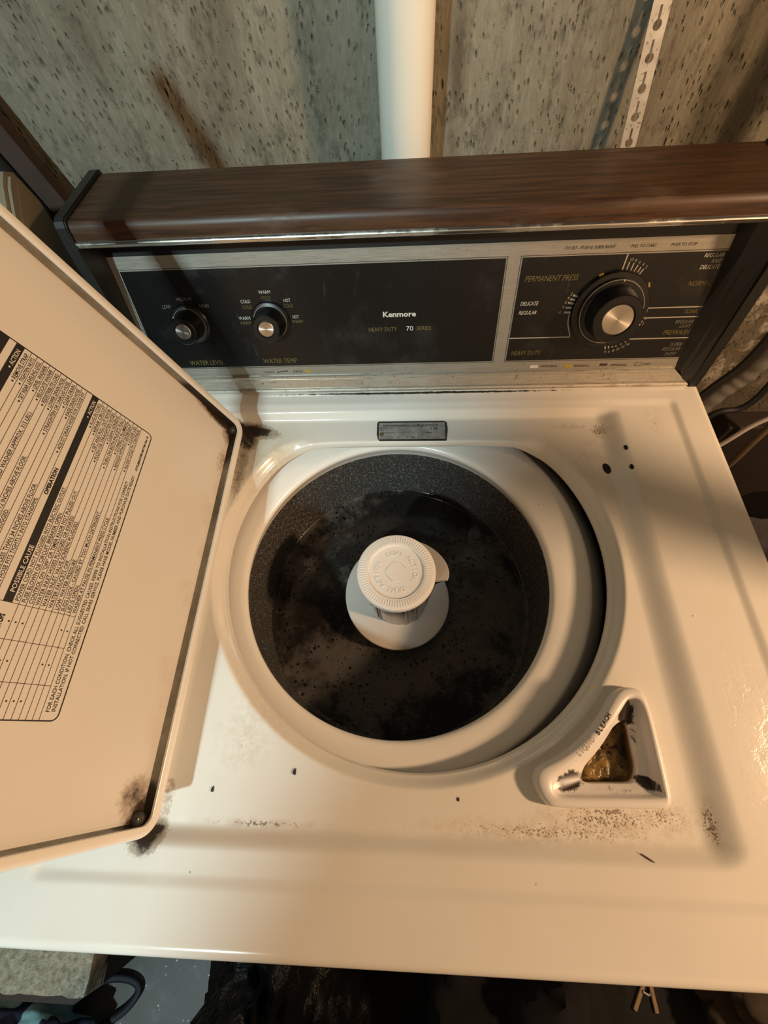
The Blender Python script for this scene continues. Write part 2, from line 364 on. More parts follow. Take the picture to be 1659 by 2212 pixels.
def r_in(th):
    s = np.sin(th); rc = np.where(s > 1e-3, (YCUT - HC[1]) / np.maximum(s, 1e-3), 1e3)
    p = 15.0
    return (HR ** -p + np.minimum(rc, 50.) ** -p) ** (-1 / p)
BO = [(188.8, 14.1), (199.1, 12.9), (203.6, 6.5), (205.7, -11.5), (206.2, -40.4), (205.4, -68.6), (203.4, -74.4), (196.5, -77.6), (155, -78.4), (112.6, -79.1), (102.8, -75.2), (97.7, -66.4), (97.4, -58.5), (102.6, -52.1), (119.7, -44.0), (139.2, -31.9), (160.5, -12.6), (178.5, 8.9)]
def build_worktop():
    NT, NR = 1080, 132
    th = np.linspace(0, 2 * PI, NT, endpoint=False); ct, st = np.cos(th), np.sin(th)
    hx, hy = XR, (YB - YF) / 2; cy = (YB + YF) / 2; rr = .012
    def sdf(x, y):
        qx = np.abs(x) - hx + rr; qy = np.abs(y - cy) - hy + rr
        return np.hypot(np.maximum(qx, 0), np.maximum(qy, 0)) + np.minimum(np.maximum(qx, qy), 0) - rr
    lo = np.zeros(NT); hi = np.full(NT, 1.2)
    for _ in range(44):
        m = (lo + hi) / 2; d = sdf(HC[0] + m * ct, HC[1] + m * st) + .009; hi = np.where(d > 0, m, hi); lo = np.where(d > 0, lo, m)
    ro = lo; ri = r_in(th)
    chord = sstep((HR - ri) / .022)               # 1 along the straight back edge
    rows = []
    for k, (dr, dz) in enumerate(((.0015, -.0125), (.0002, -.0095), (0, -.006), (.0006, -.002))):   # rolled lip, hanging down
        x = HC[0] + (ri + dr) * ct; y = HC[1] + (ri + dr) * st; rows.append(np.stack([x, y, H(HC[0] + ri * ct, HC[1] + ri * st) - .011 * (1 - chord) + dz], 1))
    for j in range(NR + 1):
        t = (j / NR); r = ri + .0012 + (ro - ri - .0012) * t
        x = HC[0] + r * ct; y = HC[1] + r * st; d = r - ri
        z = H(x, y) - .011 * (1 - sstep(d / .0125)) * (1 - chord) - .0012 * np.exp(-d / .0015) * chord
        rows.append(np.stack([x, y, z], 1))
    # rolled outer edge
    bx, by = HC[0] + ro * ct, HC[1] + ro * st; e = 1e-4
    gx = (sdf(bx + e, by) - sdf(bx - e, by)); gy = (sdf(bx, by + e) - sdf(bx, by - e)); g = np.hypot(gx, gy); gx /= g; gy /= g
    for a in (18, 36, 54, 72, 90):
        a = math.radians(a); rows.append(np.stack([bx + gx * .009 * math.sin(a), by + gy * .009 * math.sin(a), np.full(NT, -.009 * (1 - math.cos(a)))], 1))
    for dz in (-.02, -.034): rows.append(np.stack([bx + gx * .009, by + gy * .009, np.full(NT, dz)], 1))
    rows.append(np.stack([bx + gx * .003, by + gy * .003, np.full(NT, -.036)], 1))
    V = np.concatenate(rows); n = len(rows); F = []
    me = bpy.data.meshes.new('worktop'); idx = np.arange(NT); nx_ = (idx + 1) % NT
    quads = np.concatenate([np.stack([j * NT + idx, (j + 1) * NT + idx, (j + 1) * NT + nx_, j * NT + nx_], 1) for j in range(n - 1)])
    cen = V[quads].mean(1); pc = [(.172 + (p[0] / 1000 - .172) * .93, -.035 + (p[1] / 1000 + .035) * .93) for p in BO]; ins = np.zeros(len(cen), bool)
    for (xa, ya), (xb, yb) in zip(pc, pc[1:] + pc[:1]):
        c = (ya > cen[:, 1]) != (yb > cen[:, 1]); ins ^= c & (cen[:, 0] < (xb - xa) * (cen[:, 1] - ya) / ((yb - ya) or 1e-9) + xa)
    quads = quads[~ins]
    me.vertices.add(len(V)); me.vertices.foreach_set('co', V.ravel()); me.loops.add(quads.size); me.loops.foreach_set('vertex_index', quads.ravel())
    me.polygons.add(len(quads)); me.polygons.foreach_set('loop_start', np.arange(0, quads.size, 4)); me.polygons.foreach_set('loop_total', np.full(len(quads), 4))
    me.polygons.foreach_set('use_smooth', np.ones(len(quads), bool)); me.update(calc_edges=True); me.validate()
    return link('worktop', me, MW, WM)
build_worktop()
# cabinet below the worktop (open shell)
bm = bmesh.new(); bm_box(bm, (-.357, -.174, -.895), (.357, .50, -.031), bevel=.008)
for f in [f for f in bm.faces if f.normal.z > .9 and f.calc_area() > .05]: bm.faces.remove(f)
from_bm('cabinet', bm, MWHITE, WM)
bm = bmesh.new(); bm_box(bm, (-.33, -.14, -.92), (.33, .48, -.895)); from_bm('base', bm, MBLACK, WM)
# small holes pressed in the right wall of the recess (lid switch and screws)
def hole_disc(name, x, y, rx, ry, ang):
    V = []; n = 18
    for k in range(n):
        a = 2 * PI * k / n; u, v = rx * math.cos(a), ry * math.sin(a)
        V.append((x + u * math.cos(ang) - v * math.sin(ang), y + u * math.sin(ang) + v * math.cos(ang)))
    V3 = [(p[0], p[1], float(H(*p)) + .0004) for p in V]
    link(name, mesh(name, V3 + [(x, y, float(H(x, y)) + .0004)], [(k, (k + 1) % n, n) for k in range(n)]), MHOLE, WM)
hole_disc('lid_switch_hole', .2265, .2607, .0043, .0075, .12); hole_disc('screw_hole', .2500, .2842, .0020, .0036, 0); hole_disc('screw_hole', .2503, .2565, .0021, .0036, 0)
# ring of the tub
AX = Vector((-0.027, 0.1435, 0))
def at(z=0): return Matrix.Translation((AX.x, AX.y, z))
def build_ring():
    A = (-.027, .1435); B = (-.034, .158); V = []; F = []; n = 160
    prof = [(.1885, -.082, 0), (.1835, -.066, 0), (.1797, -.0600, 0), (.1788, -.0560, 0), (.1793, -.0525, 0), (.1818, -.0500, 0), (.186, -.0488, .1), (.197, -.0472, .35), (.210, -.0460, .65), (.222, -.0452, .9), (.2285, -.0450, 1), (.2315, -.0462, 1), (.2330, -.0485, 1), (.243, -.058, 1.2), (.256, -.066, 1.5), (.262, -.09, 1.5)]
    for r, z, k in prof:
        for i in range(n): a = 2 * PI * i / n; V.append((A[0] + (B[0] - A[0]) * k + r * math.cos(a), A[1] + (B[1] - A[1]) * k + r * math.sin(a), z))
    for j in range(len(prof) - 1):
        for i in range(n): F.append((j * n + i, j * n + (i + 1) % n, (j + 1) * n + (i + 1) % n, (j + 1) * n + i))
    me = mesh('tub_ring', V, F, True); me.set_sharp_from_angle(angle=math.radians(60)); link('tub_ring', me, MRING, WM)
build_ring()
# wash basket: perforated wall
def build_basket():
    R = .1885; n = 78; dz = 2 * PI * R / n; hz = .0080; z0 = -.060; nrow = 17; V = []; F = []; SM = []
    def P(u, z, r=R): a = u / R; return (AX.x + r * math.cos(a), AX.y + r * math.sin(a), z)
    sq = [(-.5, -.5), (0, -.5), (.5, -.5), (.5, 0), (.5, .5), (0, .5), (-.5, .5), (-.5, 0)]
    for j in range(nrow):
        for i in range(n):
            u0 = i * dz; zt = z0 - j * hz; o = len(V); off = .5 * dz * (j % 2)
            for (a, b_) in sq: V.append(P(u0 + off + a * dz, zt + b_ * hz))
            for rep_ in (0, 1):
                for (a, b_) in sq: l = math.hypot(a, b_); V.append(P(u0 + off + a / l * .0026, zt + b_ / l * .0022))
            for (a, b_) in sq: l = math.hypot(a, b_); V.append(P(u0 + off + a / l * .0021, zt + b_ / l * .0017, R + .006))
            for k in range(8):
                k2 = (k + 1) % 8; F.append((o + k, o + k2, o + 8 + k2, o + 8 + k)); F.append((o + 16 + k, o + 16 + k2, o + 24 + k2, o + 24 + k)); SM += [False, False]
    me = mesh('wash_basket', V, F)
    o = link('wash_basket', me, MBASK, WM)
    return o
build_basket()
bm = bmesh.new(); bm_lathe(bm, [(.196, -.06), (.196, -.42), (.0, -.42)], 72, at()); from_bm('outer_tub', bm, MHOLE, WM, True, 60)
# water
WZ = -.190
bm = bmesh.new(); bm_lathe(bm, [(.004, WZ), (.06, WZ), (.12, WZ), (.180, WZ), (.186, WZ + .0008), (.1884, WZ + .003)], 96, at()); w = from_bm('wash_water', bm, MWATER, None, True, 60)
tag(w, 'dark murky wash water with grey suds filling the tub', 'water', kind='stuff')
# agitator: post, spiral flight, cap
bm = bmesh.new(); bm_lathe(bm, [(.060, -.30), (.048, -.21), (.0405, -.175), (.0395, -.15), (.0395, -.07), (.036, -.062), (.0, -.062)], 72, at()); AG = from_bm('agitator', bm, MPOST, WM, True, 50)
bm = bmesh.new()
for a in (-128, -70, -108 + 360 - 360 - 20, -52, 20, 80, 140, 200):
    for da in (-3.0, 3.0):
        aa = math.radians(a + da); rr = .0403
        m4 = at() @ Matrix.Translation((rr * math.cos(aa), rr * math.sin(aa), -.115)) @ Matrix.Rotation(aa, 4, 'Z')
        bm_box(bm, (-.0012, -.0009, -.06), (.0012, .0009, .05), m4, .0004, 1)
from_bm('post_rib', bm, MPOST, AG)
def build_flight():
    V = []; F = []; n = 120; a0 = math.radians(5); a1 = math.radians(382); top = -.104; bot = -.176; th = .0045
    for k in range(n + 1):
        t = k / n; a = a0 + (a1 - a0) * t; z = top + (bot - top) * sstep(.06 + .94 * t) if False else top + (bot - top) * (1 - (1 - t) ** 1.6)
        R = .0735 * (1 - .10 * math.exp(-t * 40))
        for (r, dz) in ((.036, .001), (.06, .0008), (R - .001, .0), (R, -.001), (R, -th), (.036, -th - .002)): V.append((AX.x + r * math.cos(a), AX.y + r * math.sin(a), z + dz))
    for k in range(n):
        for j in range(6): a = k * 6; b = a + 6; F.append((a + j, a + (j + 1) % 6, b + (j + 1) % 6, b + j))
    F.append((5, 4, 3, 2, 1, 0)); F.append(tuple(n * 6 + j for j in range(6)))
    me = mesh('spiral_flight', V, F, True); me.set_sharp_from_angle(angle=math.radians(40)); return link('spiral_flight', me, MFLI, AG)
build_flight()
bm = bmesh.new(); bm_lathe(bm, [(.0, -.0562), (.006, -.0562), (.0118, -.0562), (.0122, -.0556), (.0300, -.0556), (.0333, -.0555), (.0338, -.0548), (.0342, -.0534), (.0452, -.0531), (.0468, -.0537), (.0476, -.0552), (.0478, -.0620), (.0465, -.0650), (.041, -.066)], 120, at())
CAPO = from_bm('agitator_cap', bm, MAGI, AG, True, 30)
def capfr(x, y, z=-.0551): return (AX.x + x, AX.y + y, z)
def build_cap_detail():
    bm = bmesh.new()
    for k in range(84):
        a = 2 * PI * k / 84; m4 = at(-.0531) @ Matrix.Rotation(a, 4, 'Z'); bm_box(bm, (.0362, -.00055, -.0004), (.0437, .00055, .0005), m4)
    from_bm('cap_ridge', bm, MAGI, AG).__setitem__('kind', 'stuff')
    # octagonal raised pad in the middle
    bm = bmesh.new(); poly = []
    for k in range(40):
        a = 2 * PI * k / 40; r = .0118 * (1 + .06 * math.cos(4 * a)); poly.append((r * math.cos(a), r * math.sin(a)))
    a_, b_ = bm_prism(bm, poly, -.0562, -.0551, at()); from_bm('cap_boss', bm, MAGI, AG)
build_cap_detail()
def arc_text(group, body, radius, centre_deg, height, step_deg, z, outward=True, mat=None):
    for i, ch in enumerate(body):
        a = math.radians(centre_deg - (i - (len(body) - 1) / 2) * step_deg)
        def fr(x, y, a=a): 
            t = Vector((math.sin(a), -math.cos(a))); r = Vector((math.cos(a), math.sin(a))); p = r * radius + t * x + r * y
            return (AX.x + p.x, AX.y + p.y, z)
        if ch != ' ': text(group, ch, 0, -height / 2, None, height, fr, 'C', bold=.02)
arc_text('caplet', 'DUAL', .0235, 92, .0056, 14, -.05495); arc_text('caplet', 'ACTION', .0235, 12, .0056, 14, -.05495)
arc_text('caplet', 'DUAL', .0235, -92, .0056, 14, -.05495); arc_text('caplet', 'ACTION', .0235, 192, .0056, 14, -.05495)

# bleach cup
BI = [(191.5, 6.0), (196.4, 4.6), (198.9, -1.5), (199.8, -12), (199.8, -40), (199.6, -64.2), (197.0, -70.0), (160, -71.5), (117.0, -72.5), (110.6, -69.5), (110.2, -61.3), (118.0, -54.2), (143.8, -38.2), (168.6, -16.5), (186.3, 3.3)]
BP = [(182.5, -13.3), (186.5, -14.5), (188.3, -20), (188.0, -38), (187.7, -49.2), (183.9, -58.2), (177.4, -61.5), (158, -62.2), (143.4, -62.5), (138.5, -59.5), (142.9, -50), (155, -39), (164.7, -29.1), (174, -18.5)]
def resample(poly, n):
    P = spline([(p[0] / 1000, p[1] / 1000, 0) for p in poly[-2:] + poly + poly[:3]], 6); P = P[12:12 + 6 * len(poly) + 1]
    L = [0]
    for a, b in zip(P, P[1:]): L.append(L[-1] + (b - a).length)
    out = []
    for k in range(n):
        s = L[-1] * k / n; i = max(j for j in range(len(L) - 1) if L[j] <= s); t = (s - L[i]) / max(1e-9, L[i + 1] - L[i]); q = P[i].lerp(P[i + 1], t); out.append(Vector((q.x, q.y)))
    return out
def build_cup():
    n = 96; o = resample(BO, n); i_ = resample(BI, n); p = resample(BP, n)
    def al(loop, ref):                       # start index at same direction
        c = Vector((.172, -.035)); an = lambda v: math.atan2((v - c).y, (v - c).x); k0 = min(range(n), key=lambda k: abs(an(loop[k]) - 1.2)); return loop[k0:] + loop[:k0]
    o, i_, p = al(o, 0), al(i_, 0), al(p, 0)
    def inset(loop, d):
        out = []
        for k in range(n):
            t = (loop[(k + 1) % n] - loop[k - 1]).normalized(); nrm = Vector((-t.y, t.x)); out.append(loop[k] + nrm * d)
        return out
    area = sum(o[k].cross(o[(k + 1) % n]) for k in range(n)); sg = 1 if area > 0 else -1
    loops = [(inset(o, -.0015 * sg), -.0150), (inset(o, -.0008 * sg), -.006), (o, -.0028), (inset(o, .0018 * sg), -.0012), ([a.lerp(b, .5) for a, b in zip(o, i_)], -.0008), (inset(i_, -.0012 * sg), -.0010), (i_, -.0022), (inset(i_, .001 * sg), -.0065), ([a.lerp(b, .35) for a, b in zip(i_, p)], -.0105), ([a.lerp(b, .92) for a, b in zip(i_, p)], -.0125), (p, -.0140), (inset(p, .0006 * sg), -.024), (inset(p, .001 * sg), -.030)]
    V = []; F = []
    for lp, z in loops: V += [(q.x, q.y, z) for q in lp]
    for j in range(len(loops) - 1):
        for k in range(n): F.append((j * n + k, (j + 1) * n + k, (j + 1) * n + (k + 1) % n, j * n + (k + 1) % n))
    b = NB('bleach_cup_plastic'); nn = b.noise(120, 9, .78, dist=.6); d = None
    for (x, y, rx, ry, a, k) in ((.186, -.004, .013, .020, .2, 1.2), (.128, -.061, .020, .012, .4, 1.15), (.192, -.061, .014, .008, -.4, 1.15), (.190, -.025, .008, .022, 0, .45), (.165, -.066, .03, .006, 0, .4)):
        m = b.mul(b.blob(x, y, rx, ry, a, inner=.2), k); d = m if d is None else b.math('MAXIMUM', d, m)
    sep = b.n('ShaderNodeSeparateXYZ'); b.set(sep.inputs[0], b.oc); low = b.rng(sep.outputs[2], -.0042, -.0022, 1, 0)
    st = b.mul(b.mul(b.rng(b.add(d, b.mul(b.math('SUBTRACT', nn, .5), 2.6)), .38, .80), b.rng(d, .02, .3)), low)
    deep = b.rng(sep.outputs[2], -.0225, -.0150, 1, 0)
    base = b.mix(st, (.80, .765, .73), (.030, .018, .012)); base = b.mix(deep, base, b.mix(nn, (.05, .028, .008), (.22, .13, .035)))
    b.fin(base, .35)
    me = mesh('bleach_dispenser', V, F, True); me.set_sharp_from_angle(angle=math.radians(50)); o_ = link('bleach_dispenser', me, b.m, WM)
    # gunk at the bottom of the pocket
    b = NB('bleach_gunk'); n1 = b.noise(70, 6, .6); n2 = b.noise(210, 4); base = b.mix(b.rng(n1, .35, .65), (.055, .026, .006), (.42, .27, .075)); base = b.mix(b.rng(n2, .55, .7), base, (.03, .014, .004))
    base = b.mix(b.blob(.184, -.036, .013, .03), base, (.02, .010, .004)); b.bump(b.add(n1, b.mul(n2, .4)), .6, .004); b.fin(base, .12, spec=.6)
    pv = inset(p, .0009 * sg); V = [(q.x, q.y, -.0265) for q in pv]; c = sum(pv, Vector((0, 0))) / n; F = []
    for s in (.75, .5, .25): V += [(c.x + (q.x - c.x) * s, c.y + (q.y - c.y) * s, -.0265 + .0022 * mnoise.noise(((c.x + (q.x - c.x) * s) * 160, (c.y + (q.y - c.y) * s) * 160, 2.))) for q in pv]
    for j in range(3):
        for k in range(n): F.append((j * n + k, j * n + (k + 1) % n, (j + 1) * n + (k + 1) % n, (j + 1) * n + k))
    V.append((c.x, c.y, -.0265)); F += [(3 * n + k, 3 * n + (k + 1) % n, 4 * n) for k in range(n)]
    g = link('bleach_residue', mesh('bleach_residue', V, F, True), b.m, o_); g['kind'] = 'stuff'; g['label'] = 'sticky yellow-brown residue'
    return o_
CUP = build_cup()
# lettering on the cup rim follows its curved side
def cup_letters():
    pts = spline([(.1335, -.0415, 0), (.1450, -.0325, 0), (.1560, -.0218, 0), (.1655, -.0105, 0), (.1745, .0010, 0)], 16)
    L = [0]
    for a, b in zip(pts, pts[1:]): L.append(L[-1] + (b - a).length)
    def place(body, s0, s1, group):
        for i, ch in enumerate(body):
            s = s0 + (s1 - s0) * (i + .5) / len(body); k = max(j for j in range(len(L) - 1) if L[j] <= s); p = pts[k].lerp(pts[k + 1], (s - L[k]) / (L[k + 1] - L[k])); t = (pts[k + 1] - pts[k]).normalized(); n_ = Vector((-t.y, t.x, 0))
            fr = lambda x, y, p=p, t=t, n_=n_: tuple(p + t * x + n_ * (y - .0018) + Vector((0, 0, -.00072)))
            text(group, ch, 0, 0, None, .0038, fr, 'C', bold=.03)
    place('LIQUID', .001, .022, 'cupworn'); place('BLEACH', .0265, .0485, 'cup')
cup_letters()
# rating plate
def platefr(x, y): return (x / 1000, y / 1000, float(H(x / 1000, y / 1000)) + .0013)
bm = bmesh.new(); zz = -.0145
pp = [(-51.5, 336.4), (34.5, 336), (38, 334), (38.9, 322), (36.6, 305), (-49, 305.5), (-51.2, 308), (-53, 316), (-52.9, 333)]
V = [(x / 1000, y / 1000, float(H(x / 1000, y / 1000)) - .0005) for x, y in pp] + [(x / 1000, y / 1000, float(H(x / 1000, y / 1000)) + .0008) for x, y in pp]; n = len(pp)
pe = plain('plate_edge_grime', (.030, .026, .018), .6); PLATE = link('rating_plate', mesh('rating_plate', V, [tuple(range(n, 2 * n))] + [(k, (k + 1) % n, n + (k + 1) % n, n + k) for k in range(n)]), pe, WM)
b = NB('plate_foil'); nn = b.noise(90, 5); base = b.mix(b.rng(nn, .3, .7), (.36, .36, .34), (.60, .60, .57)); foil = b.fin(base, .38, .55)
def sub_rect(x0, y0, x1, y1, z=.0011):
    xs = np.linspace(x0, x1, 9); ys = np.linspace(y0, y1, 5); V = [(x / 1000, y / 1000, float(H(x / 1000, y / 1000)) + z) for y in ys for x in xs]
    return V, [(j * 9 + i, j * 9 + i + 1, j * 9 + i + 10, j * 9 + i + 9) for j in range(4) for i in range(8)]
V, F = sub_rect(-50.3, 307.2, 35.6, 333.8); link('plate_face', mesh('plate_face', V, F), foil, PLATE)
V, F = [], []
for k in range(14): a = 2 * PI * k / 14; V.append(platefr(-46.3 + 2.9 * math.cos(a), 315 + 3.2 * math.sin(a)))
link('plate_rivet', mesh('plate_rivet', [(x, y, z + .0006) for x, y, z in V], [tuple(range(14))]), plain('brass_rivet', (.32, .24, .13), .4, .7), PLATE)
for (t, x, y, wd, h) in (('SEARS, ROEBUCK AND CO., U.S.A.', -45.5, 328.3, 43, 1.9), ('Kenmore', -.3, 328.2, 27, 2.9), ('MODEL', -48.8, 324.2, 8.5, 1.5), ('NO.', -48.6, 320.6, 5.2, 1.5), ('STOCK', -42.5, 316.6, 8, 1.4), ('SERIAL', 10.5, 316.6, 8.6, 1.4), ('VOLTS', -27, 309.2, 5, 1.2), ('HZ', -15.5, 309.2, 2.5, 1.2), ('AMPS', -8, 309.2, 4.6, 1.2), ('1 10', 17, 321.8, 9, 3.6)):
    text('plate', t, x, y, wd, h, platefr, bold=.02)
quad2('plate', platefr, (-49, 327.2), (35, 327.2), .28); quad2('plate', platefr, (-34, 317.8), (10, 317.8), .28); quad2('plate', platefr, (-30.5, 317.8), (-30.5, 312), .28); quad2('plate', platefr, (1, 317.8), (1, 312), .28)

# ------------------------------------------------------------------ console
TH = math.atan(.34); PV = Vector((0, math.sin(TH), math.cos(TH))); PN = Vector((0, -math.cos(TH), math.sin(TH))); P0 = Vector((0, .3795, 0))
def pf(x, v, w=0.0): return tuple(P0 + Vector((x, 0, 0)) + PV * v + PN * w)
PM = Matrix(((1, 0, 0, 0), (0, PV.y, PN.y, P0.y), (0, PV.z, PN.z, P0.z), (0, 0, 0, 1)))
bm = bmesh.new(); bm_box(bm, (-.3525, .002, -.014), (.350, .199, -.0012), PM); from_bm('console_panel', bm, MBLACK, WM)
bm = bmesh.new(); bm_box(bm, (-.3485, .0205, -.0012), (.3215, .1655, 0.0), PM); FACE = from_bm('faceplate', bm, MSIL, WM)
def slab(name, x0, v0, x1, v1, w0, w1, mat, parent):
    bm = bmesh.new(); bm_box(bm, (x0, v0, w0), (x1, v1, w1), PM); return from_bm(name, bm, mat, parent)
slab('black_panel', -.3372, .0365, .0933, .1508, -.0005, .0004, MPANEL, FACE); slab('black_panel', .1107, .0365, .3214, .1508, -.0005, .0004, MPANEL, FACE)
fr1 = lambda x, v: pf(x, v, .00055); fr0 = lambda x, v: pf(x, v, .00025)
for (x0, x1) in ((-.3390, .0948), (.1090, .3213)):
    for p, q in (((x0, .1523), (x1, .1523)), ((x0, .0350), (x1, .0350)), ((x0, .0350), (x0, .1523)), ((x1, .0350), (x1, .1523))):
        if not (x1 > .3 and p[0] == q[0] == x1): quad2('pin', fr0, p, q, .0005)
CT = [('LOW', -0.3034, 0.1104, 0.0099, 0.0042, 'd'), ('MEDIUM', -0.2836, 0.1183, 0.0182, 0.0039, 'd'), ('HIGH', -0.258, 0.1105, 0.0107, 0.0038, 'd'), ('WARM', -0.1842, 0.1234, 0.0139, 0.0036, 'w'), ('COLD', -0.1826, 0.1174, 0.0111, 0.0037, 'y'),
      ('COLD', -0.2076, 0.1138, 0.0114, 0.0039, 'w'), ('COLD', -0.2075, 0.1077, 0.0119, 0.0038, 'y'), ('HOT', -0.1567, 0.1137, 0.008, 0.0038, 'w'), ('COLD', -0.1579, 0.1079, 0.0114, 0.0039, 'y'), ('WARM', -0.215, 0.095, 0.0138, 0.004, 'w'), ('WARM', -0.2151, 0.0895, 0.0135, 0.0038, 'y'),
      ('HOT', -0.1495, 0.095, 0.0075, 0.0039, 'w'), ('WARM', -0.1513, 0.0896, 0.0131, 0.0037, 'y'), ('WATER LEVEL', -0.2953, 0.0401, 0.0451, 0.0058, 'y'), ('WATER TEMP', -0.198, 0.0403, 0.0437, 0.0060, 'y'), ('Kenmore', -0.0417, 0.0938, 0.039, 0.0058, 'B'), ('HEAVY DUTY', -0.0595, 0.0772, 0.034, 0.0048, 'y'), ('70', -0.0144, 0.077, 0.0085, 0.0058, 'w'), ('SERIES', -0.002, 0.0777, 0.0177, 0.0044, 'y'),
      ('WASH', -0.2007, 0.0268, 0.0124, 0.0027, 'k'), ('RINSE', -0.1616, 0.0267, 0.0122, 0.0032, 'k'), ('PERMANENT PRESS', 0.1169, 0.1271, 0.0577, 0.0059, 'Y'), ('DELICATE', 0.1167, 0.1021, 0.02, 0.0042, 'W'), ('REGULAR', 0.1164, 0.0922, 0.0201, 0.0041, 'W'), ('HEAVY DUTY', 0.1157, 0.0433, 0.0361, 0.0058, 'Y'),
      ('REGULAR', 0.2990, 0.1453, 0.0198, 0.0036, 'W'), ('KNIT', 0.3089, 0.1398, 0.0102, 0.0036, 'W'), ('DELICATE', 0.2996, 0.1340, 0.0201, 0.004, 'W'), ('NORMAL', 0.2945, 0.1176, 0.0246, 0.0051, 'Y'), ('SOAK', 0.303, 0.0884, 0.0153, 0.0046, 'Y'), ('REGULAR', 0.2981, 0.0773, 0.02, 0.0040, 'D'), ('LIGHT', 0.3049, 0.0725, 0.0125, 0.0037, 'D'), ('PREWASH', 0.2893, 0.0645, 0.0299, 0.0056, 'Y'),
      ('SUPER', 0.3029, 0.0507, 0.0138, 0.0041, 'D'), ('REGULAR', 0.2965, 0.0452, 0.0204, 0.0042, 'D'), ('SHORT', 0.3017, 0.0392, 0.0138, 0.004, 'D'), ('TO SET - PUSH & TURN RIGHT', 0.1535, 0.1568, 0.0519, 0.003, 'K'), ('PULL TO START', 0.2205, 0.1566, 0.0259, 0.0029, 'K'), ('PUSH TO STOP', 0.2609, 0.1566, 0.026, 0.0029, 'K'),
      ('WASHING', 0.1551, 0.0268, 0.0208, 0.003, 'k'), ('RINSING', 0.1972, 0.0264, 0.0178, 0.003, 'k'), ('SPINNING', 0.2409, 0.0265, 0.0203, 0.003, 'k'), ('OFF', 0.2819, 0.0269, 0.0079, 0.0027, 'k')]
GM = {'d': 'conD', 'w': 'conW', 'y': 'conY', 'B': 'conW', 'k': 'conK', 'W': 'conW', 'D': 'conD', 'Y': 'conY', 'K': 'conK'}
for t, x, v, wd, h, c in CT:
    text(GM[c], t, x, v, wd, h, fr0 if c in 'kK' else fr1, shear=.22 if c in 'WYDK' else 0, bold=.03 if c == 'B' else 0.0)
for x0, x1, v in ((.1107, .1818, .0647), (.2600, .3214, .0955), (.2600, .3214, .0846), (.2530, .3214, .0604)): quad2('conL', fr1, (x0, v), (x1, v), .0013)
for p, q, wd in (((.2198, .1508), (.2188, .1362), .0015), ((.224, .1436), (.2234, .1361), .0013), ((.2289, .1423), (.228, .135), .0013), ((.2338, .1402), (.2318, .134), .0013), ((.2377, .1381), (.2356, .1328), .0013), ((.2412, .136), (.2384, .131), .0013),
                 ((.1735, .1116), (.1787, .1099), .002), ((.1715, .1076), (.1771, .1062), .002), ((.1699, .1039), (.1763, .1024), .002), ((.1682, .0984), (.1753, .0982), .002), ((.1677, .0933), (.1753, .0931), .002),
                 ((.2272, .0525), (.2282, .0487), .0015), ((.2313, .0524), (.232, .0495), .0014), ((.2357, .0523), (.236, .0504), .0014), ((.2398, .0530), (.24, .0515), .0014), ((.2447, .0552), (.2448, .0538), .0014), ((.2493, .0577), (.2496, .0563), .0014),
                 ((.1748, .0920), (.1746, .0870), .0012), ((.1746, .0870), (.1753, .0815), .0012), ((.1753, .0815), (.1772, .0760), .0012), ((.1772, .0760), (.1798, .0705), .0012), ((.1798, .0705), (.1818, .0647), .0012), ((.2615, .0940), (.2605, .0895), .0010), ((.2598, .0818), (.2592, .0795), .0016), ((.2590, .0780), (.2582, .0760), .0014)):
    quad2('conL', fr1, p, q, wd)
for t, x, v in (('10', .2236, .1441), ('8', .2290, .1432), ('6', .2337, .1414), ('4', .2380, .1391), ('2', .2420, .1364), ('2', .1703, .1115), ('4', .1679, .1076), ('6', .1663, .1030), ('8', .1646, .0978), ('10', .1610, .0920), ('4', .2280, .0440), ('6', .2326, .0442), ('8', .2374, .0452), ('10', .2414, .0470), ('12', .2464, .0499), ('14', .2512, .0527), ('4', .2620, .0825), ('2', .2610, .0765)):
    text('conL', t, x, v, None, .0030, fr1, shear=.22)
quad2('conG', fr1, (.1960, .1308), (.2006, .1330), .0016); quad2('conG', fr1, (.2522, .1225), (.2540, .1176), .0019)
for p, q in (((.1925, .0620), (.1965, .0585)), ((.1985, .0578), (.2010, .0560)), ((.2040, .0560), (.2060, .0545)), ((.2090, .0548), (.2125, .0532)), ((.2150, .0535), (.2180, .0525))): quad2('conD', fr1, p, q, .0022)
rect2('swG', fr0, -.1459, .0262, -.1378, .0300); rect2('swW', fr0, .142, .0261, .1521, .0300); rect2('swG', fr0, .1853, .0260, .1949, .0303); rect2('conK', fr0, .2280, .0272, .2374, .0303)
for p, q in (((.2708, .0268), (.2798, .0268)), ((.2708, .0300), (.2798, .0300)), ((.2708, .0268), (.2708, .0300)), ((.2798, .0268), (.2798, .0300))): quad2('conK', fr0, p, q, .0004)
quad2('conK', fr0, (-.1840, .0275), (-.1690, .0292), .0012)
# lower chrome trim, mitred at its right end
def build_trim():
    prof = [(-.001, .0232), (.0028, .0236), (.0042, .0222), (.0042, .0196), (.0030, .0180), (.0034, .0066), (.0056, .0052), (.0062, .0030), (.0052, .0006), (-.001, .0004)]
    V = []; F = []; n = len(prof)
    for s in (0, 1):
        for w, v in prof: V.append(pf(-.3465 if s == 0 else .3435 - max(0, v - .003) * 1.2, v, w))
    for j in range(n): F.append((j, (j + 1) % n, n + (j + 1) % n, n + j))
    F.append(tuple(range(n))[::-1]); F.append(tuple(range(n, 2 * n)))
    link('lower_trim', mesh('lower_trim', V, F), MTRIM, WM)
build_trim()
YZ = Matrix(((0, 0, 1, 0), (1, 0, 0, 0), (0, 1, 0, 0), (0, 0, 0, 1)))      # (a,b,c) -> (x=c, y=a, z=b)
